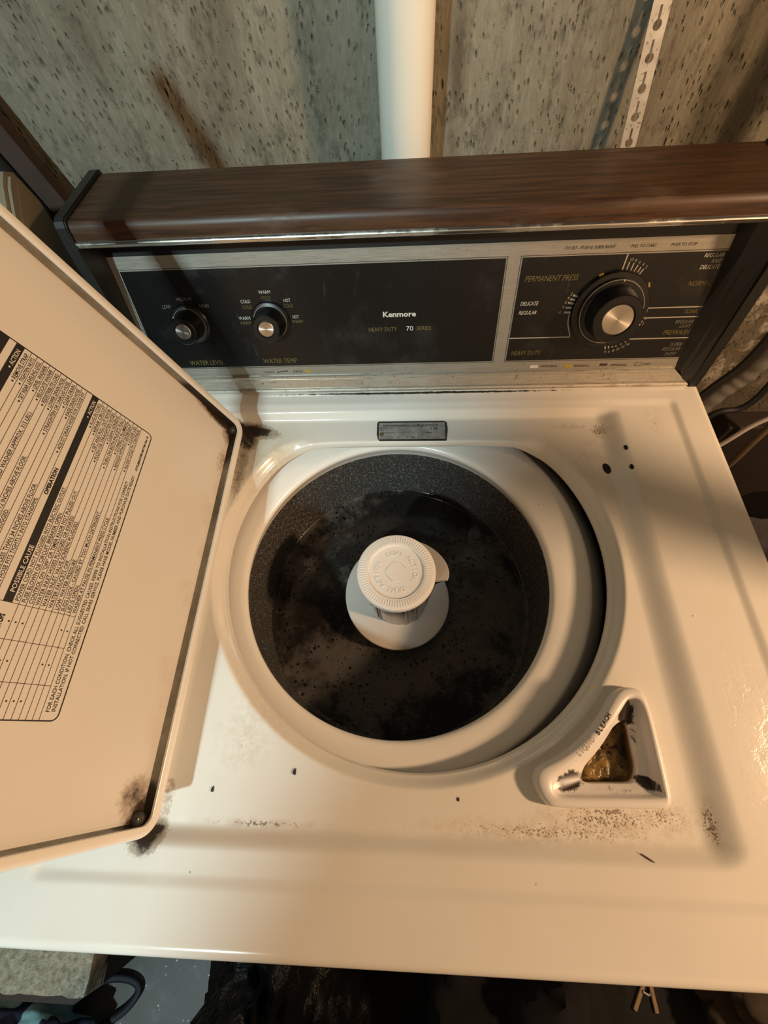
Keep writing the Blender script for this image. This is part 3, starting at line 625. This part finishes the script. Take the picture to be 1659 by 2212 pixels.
# wood-grain hood on top, with bright strip along its lip
hood = [(.4040, .1900), (.4062, .2000), (.4078, .2036), (.4105, .2058), (.4150, .2062), (.440, .2052), (.47, .2042), (.5060, .2030), (.5085, .2005), (.5085, .176), (.44, .176), (.4045, .1850)]
bm = bmesh.new(); bm_prism(bm, hood, -.3450, .3485, YZ); from_bm('hood', bm, MWOOD, WM, True, 28)
st = [(.4036, .1836), (.4022, .1843), (.4012, .1858), (.4016, .1872), (.4010, .1885), (.4018, .1901), (.4038, .1906), (.4075, .1895), (.4075, .1840)]
bm = bmesh.new(); bm_prism(bm, st, -.3456, .3490, YZ); from_bm('hood_strip', bm, MCHR, WM, True, 50)
cap = [(.3745, .0005), (.3752, -.0002), (.40, -.0002), (.515, -.0002), (.515, .19), (.5095, .2055), (.505, .2068), (.412, .2098), (.4072, .2080), (.4040, .2035), (.3998, .184), (.3820, .060)]
for x0, x1 in ((-.3575, -.3458), (.3455, .3575)):
    bm = bmesh.new(); bm_prism(bm, cap, x0, x1, YZ); bmesh.ops.bevel(bm, geom=[e for e in bm.edges if abs(e.verts[0].co.x - e.verts[1].co.x) < 1e-6], offset=.0012, segments=2, affect='EDGES')
    from_bm('end_cap', bm, MCAP, WM)
def build_filler():
    st = [(.004, .3425, .0055), (.014, .3290, .0075), (.0225, .3205, .0095), (.09, .3207, .0215), (.150, .3210, .0315), (.188, .3212, .0380)]; V = []; F = []
    for v, xi, wf in st:
        for x, w in ((xi, -.001), (xi + (.3330 - xi) * .55, wf * .42), (.3335 if xi < .333 else .3435, wf * .62), (.3440, wf * .97), (.3470, wf * .98), (.3470, -.001)): V.append(pf(x, v, w))
    n = 6
    for k in range(len(st) - 1):
        for j in range(n): a = k * n; F.append((a + j, a + (j + 1) % n, a + n + (j + 1) % n, a + n + j))
    F.append((5, 4, 3, 2, 1, 0)); F.append(tuple((len(st) - 1) * n + j for j in range(n)))
    link('end_cap_cheek', mesh('end_cap_cheek', V, F), MCAP, WM)
build_filler()
bm = bmesh.new(); bm_box(bm, (-.3455, .468, .0), (.3455, .505, .185)); from_bm('console_back', bm, MBLACK, WM)
# knobs, in a frame of their own so that the metal discs can be radially brushed
def mat_disc(name):
    b = NB(name); t = b.n('ShaderNodeTangent', direction_type='RADIAL', axis='Z'); b.set(b.b.inputs['Tangent'], t.outputs[0]); b.b.inputs['Anisotropic'].default_value = .86
    return b.fin((.66, .62, .55), .30, 1.0)
MDISC = mat_disc('spun_aluminium')
def knob(name, x, v, prof, disc_r, ring, mark, label=None):
    Mk = PM @ Matrix.Translation((x, v, 0)); bm = bmesh.new(); bm_lathe(bm, prof, 72); top = prof[-1][1]
    k = from_bm(name, bm, MKNOB, WM, True, 30); k.matrix_local = Matrix.Translation(-WM.location) @ Mk
    bm = bmesh.new(); bm_lathe(bm, [(disc_r, top - .0006), (disc_r, top + .0004), (disc_r - .0008, top + .0011), (.0006, top + .0011)], 64); bm_disc(bm, .0006, top + .0011, 12); o = from_bm('knob_disc', bm, MDISC, k, True, 30)
    if ring:
        bm = bmesh.new(); bm_lathe(bm, [(ring[0] - .0004, ring[1]), (ring[0] - .0003, ring[1] + .0004), (ring[0] + .0003, ring[1] + .0004), (ring[0] + .0004, ring[1])], 80, a0=math.radians(ring[2]), a1=math.radians(ring[3])); from_bm('knob_ring', bm, MRINGM, k, True)
    if mark:
        a = math.radians(mark[0]); bm = bmesh.new(); bm_box(bm, (mark[1], -.0006, mark[3]), (mark[2], .0006, mark[3] + .0004), Matrix.Rotation(a, 4, 'Z')); from_bm('pointer_mark', bm, INKW, k)
    if label: k['label'] = label
MRINGM = plain('worn_ring_metal', (.42, .40, .35), .35, .7)
knob('timer_knob', .2176, .0945, [(.0415, .0005), (.0415, .0045), (.0405, .0055), (.0352, .0058), (.0350, .0085), (.0340, .0092), (.0300, .0094), (.0288, .0105), (.0262, .0270), (.0258, .0300), (.0248, .0312), (.0178, .0314), (.0175, .0300), (.0005, .0300)], .0166, (.0341, .0090, -75, 285), (84, .0325, .0348, .0092), 'large black timer knob with silver disc')
kp = lambda r: [(r + .0036, .0005), (r + .0036, .002), (r + .0022, .0035), (r + .0006, .0038), (r - .0015, .0046), (r - .0024, .0065), (r - .0037, .0225), (r - .0042, .0248), (r - .0052, .0255), (r * .52, .0257), (r * .5, .0245), (.0005, .0245)]
knob('water_level_knob', -.2763, .0918, kp(.0195), .0092, (.0191, .0040, -60, 165), (150, .0180, .0200, .0040), 'small black knob at left')
knob('water_temperature_knob', -.1768, .0925, kp(.0198), .0092, (.0195, .0040, -50, 160), (92, .0172, .0188, .0040), 'small black knob at right')

# ------------------------------------------------------------------ lid
LA = math.radians(70.5); EU = Vector((-math.cos(LA), 0, math.sin(LA))); EW = Vector((math.sin(LA), 0, math.cos(LA))); LH = Vector((-.227, 0, .008))
def lf(y, u, w=0.0): return tuple(LH + Vector((0, y, 0)) + EU * u + EW * w)
def rrect(y0, y1, u0, u1, r, n=8):
    P = []
    for cy, cu, a0 in ((y1 - r, u1 - r, 0), (y0 + r, u1 - r, 90), (y0 + r, u0 + r, 180), (y1 - r, u0 + r, 270)):
        for k in range(n + 1): a = math.radians(a0 + 90 * k / n); P.append((cy + r * math.cos(a), cu + r * math.sin(a)))
    return P
def loft(loops):
    V = []; F = []; n = len(loops[0][0])
    for lp, w in loops: V += [lf(y, u, w) for y, u in lp]
    for j in range(len(loops) - 1):
        for k in range(n): F.append((j * n + k, j * n + (k + 1) % n, (j + 1) * n + (k + 1) % n, (j + 1) * n + k))
    return V, F, n
y0, y1, u0, u1 = -.1068, .3128, .0015, .482
def RR(d, r): return rrect(y0 + d, y1 - d, u0 + d, u1 - d, r)
V, F, n = loft([(RR(.004, .012), -.0125), (RR(.001, .015), -.0115), (RR(0, .016), -.009), (RR(0, .016), .0080), (RR(.0008, .0152), .0096), (RR(.0022, .014), .0102), (RR(.0068, .0095), .0102), (RR(.0080, .0085), .0096), (RR(.0083, .008), .0075)])
F.append(tuple(range(n))[::-1])
me = mesh('lid', V, F, True); me.set_sharp_from_angle(angle=math.radians(40)); LID = link('lid', me, MLID, WM)
V, F, n = loft([(RR(.0083, .008), .0076), (RR(.0086, .0075), .002), (RR(.0098, .007), -.0004)]); me = mesh('lid_groove', V, F, True); link('lid_groove', me, MGROOVE, LID)
V, F, n = loft([(RR(.0096, .007), -.0003), (RR(.012, .006), .0001)]); F.append(tuple(range(n, 2 * n))); me = mesh('lid_liner', V, F, False); link('lid_liner', me, MLINER, LID)
for (yy, uu, r) in ((.299, .0125, .005), (-.094, .0165, .0055)):
    m4 = Matrix.Translation(lf(yy, uu, .002)) @ Matrix(((0, EU.x, EW.x, 0), (1, 0, 0, 0), (0, EU.z, EW.z, 0), (0, 0, 0, 1)))
    bm = bmesh.new(); bm_lathe(bm, [(r, -.002), (r, .001), (r * .8, .003), (r * .4, .004), (0.0003, .0042)], 20, m4); from_bm('hinge_bumper', bm, plain('grimy_rubber', (.05, .045, .04), .25), LID, True, 50)
# printed service table
lt = lambda y, u: lf(y / 1000, u / 1000, .00035)
Yl, Yr, Ub, Ut = -25, 225, 105.5, 330
R2 = [161.2, 157.1, 152.6, 148.2, 143.9, 139.5, 135.0, 130.4, 126.1, 121.9, 117.6]; R1 = [220.7, 215.8, 211.6, 207.1, 202.5, 198.1, 193.5, 189.0, 184.7, 180.4, 175.8, 171.6]
rc = rrect(Yl, Yr, Ub, Ut, 4.5, 5)
for k in range(len(rc)): quad2('lidL', lt, rc[k], rc[(k + 1) % len(rc)], .85)
for u in R2[1:] + R1[1:]: quad2('lidR', lt, (Yl, u), (Yr, u), .34)
lt2 = lambda y, u: lf(y / 1000, u / 1000, .0005)
for y, ub, ut in ((46, 115.6, 290), (22.8, 116, 290), (-2.8, 116, 290)): quad2('lidR', lt, (y, ub if False else 117.6), (y, ut), .4)
rect2('lidL', lt, 46, 161.2, Yr, 166.8); rect2('lidL', lt, 46, 220.7, Yr, 226.3); rect2('lidL', lt, Yl, 231, Yr, 245)
rows2 = [('POWER CORD NOT PLUGGED INTO ELECTRIC OUTLET.', 137.8, 'PLUG IN CORD.', 196.5), ('FUSE BLOWN OR CIRCUIT BREAKER OPEN.', 117.7, 'REPAIR CIRCUIT', 192), ('CONTROL ON "OFF" OR TIMER KNOB NOT PULLED OUT.', 139.3, 'SET AND PULL OUT KNOB', 177.5), ('WATER INLET HOSES PLUGGED OR KINKED.', 119.4, 'FLUSH OR STRAIGHTEN HOSES.', 170), ('WATER INLET VALVE SCREENS PLUGGED.', 116.3, 'CLEAN SCREENS.', 191.5),
         ('WATER FAUCETS OFF.', 85.2, 'TURN ON BOTH FAUCETS FULLY', 169), ('LOW WATER PRESSURE.', 87.6, 'CORRECT PLUMBING', 186.5), ('SUDS LOCK - CAUSED BY TOO MUCH DETERGENT.', 131.4, 'REWASH WITHOUT DETERGENT.', 172.5), ('LID IS OPEN.', 69.5, 'CLOSE LID', 202), ('WASHER AT PAUSE IN PERMANENT PRESS CYCLE.', 129.7, 'ALLOW CYCLE TO CONTINUE.', 176)]
for i, (a, ae, b_, bs) in enumerate(rows2):
    ub = R2[i + 1] + .75; h = (R2[i] - R2[i + 1]) * .60
    text('lidT', a, 48, ub, ae - 48, h, lt, bold=.012); text('lidT', b_, bs + 2.2, ub, 222 - bs - 2.2, h, lt, bold=.012); dot2('lidT', lt, bs, ub + h * .45, .75)
rows1 = [('', 0, 'REMOVE STRAP.', 195), ('', 0, 'TIGHTEN NUTS.', 196), ('', 0, 'SET REAR LEVELING LEGS.', 183), ('', 0, 'LEVEL WASHER', 197), ('FLOOR WILL NOT SUPPORT FILLED WASHER (APPROX. 315 LBS.)', 179.7, 'RELOCATE WASHER', 192), ('', 0, 'REDISTRIBUTE LOAD', 190.5), ('DRAIN HOSE MORE THAN 72 INCHES ABOVE FLOOR.', 146.5, 'LOWER DRAIN HOSE.', 190), ('DRAIN HOSE KINKED OR PLUGGED.', 105.1, 'STRAIGHTEN OR UNPLUG HOSE.', 169.5), ('', 0, 'CLEAR DRAIN', 199), ('DRAIN HOSE LESS THAN 34 INCHES ABOVE FLOOR.', 130.6, 'RAISE DRAIN HOSE.', 191.5), ('DRAIN HOSE FITS TIGHTLY INTO STANDPIPE.', 121.1, 'ADJUST DRAIN HOSE FOR LOOSE FIT.', 161.5)]
for i, (a, ae, b_, bs) in enumerate(rows1):
    ub = R1[i + 1] + .75; h = (R1[i] - R1[i + 1]) * .60
    if a: text('lidT', a, ae, ub, None if len(a) < 0 else min(len(a) * 2.02, ae - 48), h, lt, 'R', bold=.012)
    text('lidT', b_, bs + 2.2, ub, 222 - bs - 2.2, h, lt, bold=.012); dot2('lidT', lt, bs, ub + h * .45, .75)
text('lidW', 'POSSIBLE CAUSE', 53, 162.4, 34, 3.0, lt2, bold=.01); text('lidW', 'ACTION', 206, 162.3, 14, 3.0, lt2, bold=.01); dot2('lidW', lt2, 203.3, 163.7, .7); text('lidW', 'ACTION', 206, 221.9, 14, 3.0, lt2, bold=.01); dot2('lidW', lt2, 203.6, 223.3, .7)
text('lidT', 'OPERATION', 126, 167.9, 23, 2.7, lt, bold=.045); text('lidT', 'STOPS', 33.6, 162.2, 9, 3.0, lt, 'C', bold=.05)
text('lidT', 'FOR EACH CONDITION, CHECK ALL SUGGESTED CAUSES. REFER TO INSTALLATION INSTRUCTIONS FOR CORRECT', -19.3, 112.6, 187.5, 2.65, lt, bold=.012); text('lidT', 'INSTALLATION. IF NOT CORRECTED, CALL SEARS SERVICE. PLEASE HAVE MODEL NUMBER AND PURCHASE DATE READY.', -19, 108.7, 196, 2.65, lt, bold=.012)
text('lidT', 'STYLEMASTER 801746 Rev. B', 182, 108.6, 39, 1.9, lt, shear=.25, bold=.04)
for y, u in ((34.2, 157.4 + 1.3), (34.3, 154.5), (34.3, 150.2), (34.9, 123.9), (34.9, 119.6), (9.7, 154.6), (9.8, 150.3), (10.3, 128.2), (10.4, 123.9), (-14, 146), (-13.9, 141.8), (-13.7, 137.4), (-13.6, 133.1), (34.2, 191), (34.2, 187), (9.8, 178), (9.8, 204.8), (-14, 213.5)): dot2('lidT', lt, y, u, .62)

flush_text()
def out(name, group, mat, parent, label=None):
    V, F = TMESH[group]; o = link(name, mesh(name, V, F), mat, parent)
    if label: o['label'] = label
    o['kind'] = 'stuff'
    return o
out('printed_lettering', 'lidT', INK, LID, 'black service table text'); out('table_frame', 'lidL', INK, LID, 'black table border and bars'); out('table_rule', 'lidR', INKR, LID, 'thin brown table lines'); out('printed_lettering', 'lidW', INKP, LID, 'white headings on black bars')
out('pinstripe', 'pin', INK, FACE); out('printed_lettering', 'conW', INKW, FACE, 'white console lettering'); out('printed_lettering', 'conD', INKD, FACE, 'worn grey console lettering'); out('printed_lettering', 'conY', INKY, FACE, 'gold console lettering'); out('printed_lettering', 'conK', INKK, FACE, 'faded black lettering on silver')
out('dial_marking', 'conL', plain('tick_ink', (.40, .37, .31), .5), FACE); out('gold_marking', 'conG', INKG, FACE); out('colour_swatch', 'swG', INKG, FACE, 'gold colour key'); out('colour_swatch', 'swW', INKW, FACE, 'white colour key')
out('printed_lettering', 'cup', INK, CUP, 'black BLEACH lettering'); out('printed_lettering', 'cupworn', plain('worn_cup_ink', (.52, .46, .38), .6), CUP, 'worn LIQUID lettering'); out('printed_lettering', 'plate', INK, PLATE, 'small black plate lettering')
V, F = TMESH['caplet']
def embossed():
    o = len(V); VV = list(V) + [(x, y, z - .0009) for x, y, z in V]; FF = list(F); ec = {}
    for f in F:
        for a, b in zip(f, f[1:] + f[:1]): ec[(a, b)] = 1
    for (a, b) in ec:
        if (b, a) not in ec: FF.append((b, a, a + o, b + o))
    link('embossed_lettering', mesh('embossed_lettering', VV, FF), MAGI, AG)['kind'] = 'stuff'
embossed()

# ================================================================== THINGS AROUND
# white pipe
bm = bmesh.new(); bm_lathe(bm, [(.0302, -.92), (.0302, 1.4)], 48, Matrix.Translation((-.0145, .612, 0))); b_ = plain('pvc_pipe', (.78, .755, .66), .35, 0, .05, 12); tag(from_bm('drain_pipe', bm, b_, None, True), 'white plastic pipe rising up the concrete wall behind the console', 'pipe')
# perforated steel strap with keyhole slots
def build_strap():
    w = .0092; pitch = .0247; N = 10; V = []; F = []; T = .0005
    cz = .0055; lo, hi = -.0085, pitch - .0085              # one cell around each keyhole
    A = sorted(set([round(math.degrees(math.atan2(x, z)), 4) for x, z in ((w, hi), (-w, hi), (w, lo), (-w, lo))] + [-16.2, -4.83, 4.83, 16.2, 0.0] + [float(k) for k in range(-180, 180, 12) if abs(k) > 18]))
    def keyhole(t):
        r = .0043
        if math.cos(t) > 0: r = max(r, min(.0012 / max(1e-9, abs(math.sin(t))), .0142 / math.cos(t)))
        return (r * math.sin(t), r * math.cos(t))
    def border(t):
        s_, c = math.sin(t), math.cos(t); k = min(w / max(1e-9, abs(s_)), (hi / c if c > 1e-9 else 1e9), (lo / c if c < -1e-9 else 1e9)); return (k * s_, k * c)
    m = len(A)
    for k in range(N):
        o = len(V); z0 = .0055 + pitch * k
        for y in (T, -T):
            for d in A: x, z = keyhole(math.radians(d)); V.append((x, z0 + z, y))
            for d in A: x, z = border(math.radians(d)); V.append((x, z0 + z, y))
        for i in range(m):
            j = (i + 1) % m; h0, h1, b0, b1 = o + i, o + j, o + m + i, o + m + j
            F.append((h0, h1, b1, b0)); F.append((h0 + 2 * m, b0 + 2 * m, b1 + 2 * m, h1 + 2 * m)); F.append((h0, h0 + 2 * m, h1 + 2 * m, h1))
            if abs(abs(V[b0][0]) - w) < 1e-6 and abs(abs(V[b1][0]) - w) < 1e-6 and V[b0][0] * V[b1][0] > 0: F.append((b0, b1, b1 + 2 * m, b0 + 2 * m))
    me = mesh('metal_strap', V, F)
    b = NB('strap_zinc'); f = b.noise(60, 5); sp = b.rng(b.noise(300, 3), .6, .68); base = b.mix(b.rng(f, .35, .7), (.62, .585, .51), (.76, .73, .66)); base = b.mix(b.mul(sp, .7), base, (.20, .15, .10)); b.fin(base, .5, .45)
    o = link('metal_strap', me, b.m)
    bot = Vector((.2640, .632, .1445)); top = Vector((.2480, .646, .272)); zax = (top - bot).normalized(); yax = Vector((0, -1, 0)); xax = zax.cross(yax).normalized() * -1; nrm = xax.cross(zax)
    Mx = Matrix.Identity(4)
    for i, v in enumerate((xax, zax, nrm)):
        for k in range(3): Mx[k][i] = v[k]
    Mx.translation = bot + zax * .0035
    me.transform(Mx)
    tag(o, 'perforated steel hanger strap with keyhole slots against the concrete wall', 'strap')
build_strap()
# cables and hoses hanging on the wall at the right
def hose(name, ctrl, r, mat, label, cat, ribs=False, group=None):
    P = spline(ctrl, 26 if ribs else 10)
    if ribs: rad = [r * (1 + .07 * math.sin(i * 1.25)) for i in range(len(P))]
    else: rad = [r] * len(P)
    tag(from_bm(name, tube(P, rad, 14), mat, None, True, 80), label, cat, group)
RUB = plain('black_rubber', (.012, .011, .010), .5); GRY = plain('grey_hose', (.16, .15, .135), .38, 0, .2); TAN = plain('tan_cord', (.16, .115, .065), .55); PVCG = plain('white_tube', (.52, .48, .46), .4)
hose('power_cable', [(.482, .520, 1.55), (.486, .520, .29), (.537, .52, -.055), (.514, .52, -.178), (.47, .53, -.38), (.42, .54, -.90)], .0058, RUB, 'thin black cable running down beside the washer, nearest the console', 'cable')
hose('drain_hose', [(.512, .535, 1.55), (.512, .535, .27), (.562, .524, -.073), (.539, .524, -.194), (.505, .52, -.40), (.475, .53, -.905)], .0150, GRY, 'thick grey hose hanging down the wall right of the washer', 'hose', True)
hose('electric_cord', [(.545, .56, 1.55), (.548, .56, .28), (.613, .52, -.160), (.564, .52, -.235), (.540, .52, -.36), (.530, .53, -.90)], .0056, RUB, 'black cord slanting between the grey hose and the white tube', 'cord')
hose('white_tube', [(1.60, .52, .95), (.86, .50, -.01), (.76, .51, -.14), (.675, .52, -.247), (.643, .52, -.325), (.590, .52, -.50), (.580, .53, -.905)], .0046, PVCG, 'narrow white tube slanting up right of the washer', 'tube')
hose('tan_cord', [(.730, .55, 1.5), (.730, .55, .20), (.733, .55, -.06), (.736, .55, -.316), (.747, .55, -.446), (.755, .555, -.60), (.760, .56, -.905)], .0072, TAN, 'tan cord below the white tube right of the washer', 'cord')
# dark cloth bundle and an added post to the right of the machine
def lump(name, c, s, mat, label, cat, seed=0, amp=.25, sub=4, fr=2.2, flat=True):
    bm = bmesh.new(); bmesh.ops.create_icosphere(bm, subdivisions=sub, radius=1.0)
    for v in bm.verts:
        d = v.co.copy(); k = 1 + amp * mnoise.noise(d * fr + Vector((seed, seed * 2, 0))) + amp * .55 * abs(mnoise.noise(d * fr * 2.3 + Vector((seed, 3, 0)))) + amp * .3 * mnoise.noise(d * fr * 6 + Vector((0, seed, 0)))
        v.co = Vector((d.x * s[0] * k, d.y * s[1] * k, d.z * s[2] * k))
        if flat and v.co.z < -s[2] * .8: v.co.z = -s[2] * .8
        v.co += Vector(c)
    return tag(from_bm(name, bm, mat, None, True, 70), label, cat)
CLOTH = plain('dark_cloth', (.030, .026, .034), .85, 0, .3, 30)
lump('cloth_bundle', (.72, .33, -.66), (.19, .14, .325), CLOTH, 'dark purple-grey cloth bundle beside the washer under the cords', 'cloth', 5, .3)
bm = bmesh.new(); bm_box(bm, (.6345, .0155, -.92), (.6855, .0645, 1.45), bevel=.003); POSTM = plain('brown_timber', (.11, .055, .028), .65, 0, .35, 18); tag(from_bm('shadow_post', bm, POSTM), 'brown timber post added right of the washing machine for its shadow', 'post')  # unseen post, put in to throw a soft shadow band over the worktop
# neighbouring dryer at the left
DR = empty('dryer', (-.75, .16, -.92), 'cream dryer with slanted console standing left of the washer', 'dryer')
MCREAM = plain('cream_enamel', (.24, .20, .135), .35, 0, .06, 14)
bm = bmesh.new(); bm_box(bm, (-1.09, -.15, -.90), (-.405, .50, -.03), bevel=.01); from_bm('body', bm, MCREAM, DR)
bm = bmesh.new(); bm_box(bm, (-1.06, -.12, -.92), (-.43, .47, -.90)); from_bm('base', bm, MBLACK, DR)
prof = [(.462, -.03), (.470, .20), (.463, .226), (.452, .232), (.440, .226), (.395, .190), (.30, .03), (.28, -.03)]
bm = bmesh.new(); bm_prism(bm, prof, -1.085, -.403, YZ); bmesh.ops.bevel(bm, geom=[e for e in bm.edges if abs(e.verts[0].co.x - e.verts[1].co.x) < 1e-6 and e.verts[0].co.x > -.5], offset=.004, segments=2, affect='EDGES'); from_bm('console', bm, MCREAM, DR)
ins = [(.455, -.01), (.461, .20), (.452, .222), (.400, .182), (.312, .03), (.30, -.01)]
bm = bmesh.new(); bm_prism(bm, ins, -.4035, -.4018, YZ); bmesh.ops.bevel(bm, geom=[e for e in bm.edges if e.verts[0].co.x > -.4025 and e.verts[1].co.x > -.4025], offset=.001, segments=1, affect='EDGES'); from_bm('end_panel', bm, MCREAM, DR)
bm = bmesh.new(); d = Vector((0, .095, .16)).normalized(); bm_prism(bm, [(.296, .026), (.391, .186), (.388, .188), (.293, .028)], -1.06, -.43, YZ); from_bm('control_panel', bm, MCAP, DR)
# leaning brown board and black strip on the wall, far left
def slanted(name, p0, p1, w, d, mat, label, cat):
    a = Vector(p0); b = Vector(p1); z = (b - a).normalized(); x = Vector((1, 0, 0)); x = (x - z * x.dot(z)).normalized(); y = z.cross(x); Mx = Matrix.Identity(4)
    for i, v in enumerate((x, y, z)):
        for k in range(3): Mx[k][i] = v[k]
    Mx.translation = a; bm = bmesh.new(); bm_box(bm, (-w / 2, -d / 2, 0), (w / 2, d / 2, (b - a).length), Mx, .0015, 1); return tag(from_bm(name, bm, mat), label, cat)
slanted('leaning_board', (-.300, .632, -.90), (-.630, .632, .72), .030, .020, plain('reddish_board', (.062, .034, .024), .8, 0, .4, 30), 'reddish brown board leaning against the concrete wall, left of the console', 'board')
P = [(-.3330, .628, -.90), (-.6630, .628, .72)]
bm = tube([Vector(P[0]).lerp(Vector(P[1]), k / 8) for k in range(9)], .0150, 14); tag(from_bm('black_strip', bm, plain('flat_black', (.006, .005, .005), .6), None, True), 'black round strip leaning beside the reddish brown board', 'pipe')
# floor-level things in front
def mat_block():
    b = NB('pale_rough_block'); n = b.noise(70, 6, .7); n2 = b.noise(180, 4); base = b.mix(b.rng(n, .3, .7), (.27, .25, .18), (.58, .54, .42)); b.bump(b.add(n, b.mul(n2, .4)), 1.0, .012); return b.fin(base, .95)
def build_block():
    bm = bmesh.new(); bm_box(bm, (-.97, -.515, -.768), (-.653, -.26, -.715)); bmesh.ops.subdivide_edges(bm, edges=bm.edges[:], cuts=20, use_grid_fill=True)
    for v in bm.verts:
        k = mnoise.noise(v.co * 45) * .005 + mnoise.noise(v.co * 130) * .003; c = Vector((-.81, -.39, -.741)); d = v.co - c; v.co += Vector((d.x, d.y, d.z * 3)).normalized() * k
        if v.co.z < -.7665: v.co.z = -.7665
    tag(from_bm('rough_slab', bm, mat_block(), None, True, 60), 'pale rough slab lying on a dark brown box at the washer front left', 'slab')
build_block()
bm = bmesh.new(); bm_prism(bm, [(-.655, -.26), (-.648, -.515), (-.700, -.548), (-.97, -.548), (-.97, -.26)][::-1], -.92, -.768); tag(from_bm('brown_box', bm, plain('dark_board', (.032, .018, .012), .7, 0, .4, 24)), 'dark brown wooden box on the floor carrying the pale rough slab', 'box')
bm = bmesh.new(); bm_box(bm, (-.30, -.92, -.92), (1.10, -.19, -.917), bevel=.001); tag(from_bm('dark_sheet', bm, plain('flat_black_sheet', (.006, .006, .006), .8)), 'black sheet added under the heaps to darken the floor gaps', 'mat')  # added sheet that blackens the floor showing between the heaps
def mat_bag():
    b = NB('striped_bag_cloth'); wv = b.n('ShaderNodeTexWave', wave_type='BANDS', bands_direction='DIAGONAL'); b.set(wv.inputs['Vector'], b.oc); wv.inputs['Scale'].default_value = 7; wv.inputs['Distortion'].default_value = .6; wv.inputs['Detail'].default_value = 1
    base = b.mix(b.rng(wv.outputs['Fac'], .45, .55), (.012, .018, .045), (.20, .40, .44)); return b.fin(base, .6)
BAG = empty('cloth_bag', (-.84, -.66, -.92), 'blue and navy patterned cloth bag with a looped strap on the floor', 'bag')
bm = bmesh.new(); bmesh.ops.create_icosphere(bm, subdivisions=5, radius=1)
for v in bm.verts:
    k = 1 + .22 * mnoise.noise(v.co * 2.4 + Vector((4, 1, 0))) + .10 * mnoise.noise(v.co * 6); v.co = Vector((v.co.x * .17 * k - .87, v.co.y * .065 * k - .640, max(-.92, v.co.z * .085 * k - .84)))
from_bm('body', bm, mat_bag(), BAG, True, 70)
P = spline([(-0.8, -0.6, -0.83), (-0.758, -0.594, -0.885), (-0.722, -0.566, -0.905), (-0.668, -0.562, -0.909), (-0.636, -0.577, -0.91), (-0.653, -0.608, -0.909), (-0.694, -0.634, -0.906), (-0.75, -0.655, -0.88), (-0.8, -0.66, -0.83)], 8); from_bm('strap', tube(P, .0056, 10, flat=1.5), plain('navy_webbing', (.004, .0045, .010), .7), BAG, True, 70)
def mat_plastic():
    b = NB('black_bin_liner'); n = b.noise(14, 6, .6, stretch=(1, 1, .5), dist=.8); b.bump(n, .9, .03); return b.fin((.0040, .0040, .0042), .36, spec=.28)
lump('rubbish_bag', (-.235, -.46, -.70), (.135, .20, .27), mat_plastic(), 'shiny black plastic rubbish bag on the floor in front of the washer', 'bag', 11, .30, 5, 2.6)
lump('clothes_heap', (.200, -.60, -.7165), (.205, .25, .25), plain('black_cloth', (.0022, .002, .0022), .95, 0, .3, 40), 'heap of black clothes on the floor in front of the washer', 'clothes', 21, .28, 5)
lump('brown_cloth', (.80, -.50, -.8165), (.19, .20, .125), plain('brown_cloth', (.055, .042, .028), .9, 0, .35, 25), 'brown cloth heap on the floor at the right front corner', 'cloth', 31, .3, 5)
PEG = empty('clothes_peg', (.505, -.540, -.917), 'wooden clothes peg lying open between the black and brown heaps', 'clothes peg')
for x, y, a in ((.4935, -.540, -34), (.5235, -.538, 4)):
    bm = bmesh.new(); bm_box(bm, (-.0042, -.026, 0), (.0042, .026, .009), Matrix.Translation((x, y, -.9168)) @ Matrix.Rotation(math.radians(a), 4, 'Z'), .001, 1); from_bm('peg_arm', bm, plain('peg_wood', (.34, .24, .14), .7), PEG)
bm = tube([Vector((.502, -.530, -.906)), Vector((.511, -.534, -.903)), Vector((.520, -.532, -.906))], .003, 8); from_bm('peg_spring', bm, plain('peg_steel', (.7, .7, .7), .3, 1), PEG)

# small things
b = plain('oblong', (.006, .005, .005), .9); bm = tube(spline([(-.1940, .1390, WZ + .001), (-.1945, .147, WZ + .0018), (-.1930, .155, WZ + .0018), (-.1922, .1640, WZ + .001)], 5), [.0022 + .0010 * math.sin(i * .35) for i in range(16)], 8)
tag(from_bm('dark_oblong', bm, b, None, True), 'short dark lint floating at the left of the wash water', 'oblong')  # short dark oblong lying on the water surface
p0, p1 = Vector((.1737, -.1090, 0)), Vector((.1818, -.1137, 0))
for p in (p0, p1): p.z = float(H(p.x, p.y)) + .0011
tag(from_bm('wood_splinter', tube([p0, p0.lerp(p1, .5), p1], [.0004, .0007, .0003], 6), plain('splinter_wood', (.16, .105, .055), .8)), 'tiny dark splinter lying on the worktop near the front right corner', 'splinter')

GRIT = plain('grit', (.030, .018, .010), .8)
for x, y, r, lab in ((.0307, -.0779, .0012, 'tiny black crumb on the white worktop below the tub opening'), (-.1155, -.0614, .0019, 'brown crumb on the worktop front left of the tub opening'), (-.1884, -.0770, .0016, 'small dark crumb on the worktop beside the lid hinge')):
    bm = bmesh.new(); bmesh.ops.create_icosphere(bm, subdivisions=2, radius=r)
    for v in bm.verts: v.co = Vector((v.co.x * .8, v.co.y * 1.25, v.co.z * .6)) * (1 + .5 * mnoise.noise(v.co * 900)); v.co += Vector((x, y, float(H(x, y)) + r * .4))
    tag(from_bm('crumb', bm, GRIT, None, True), lab, 'crumb', 'crumbs on the worktop')

bm = bmesh.new(); bm_box(bm, (.70, .585, -.92), (1.25, .632, -.36), bevel=.003); tag(from_bm('dark_panel', bm, plain('dark_stained_board', (.022, .014, .010), .7, 0, .4, 20)), 'dark brown board standing low against the wall behind the tan cord', 'board')
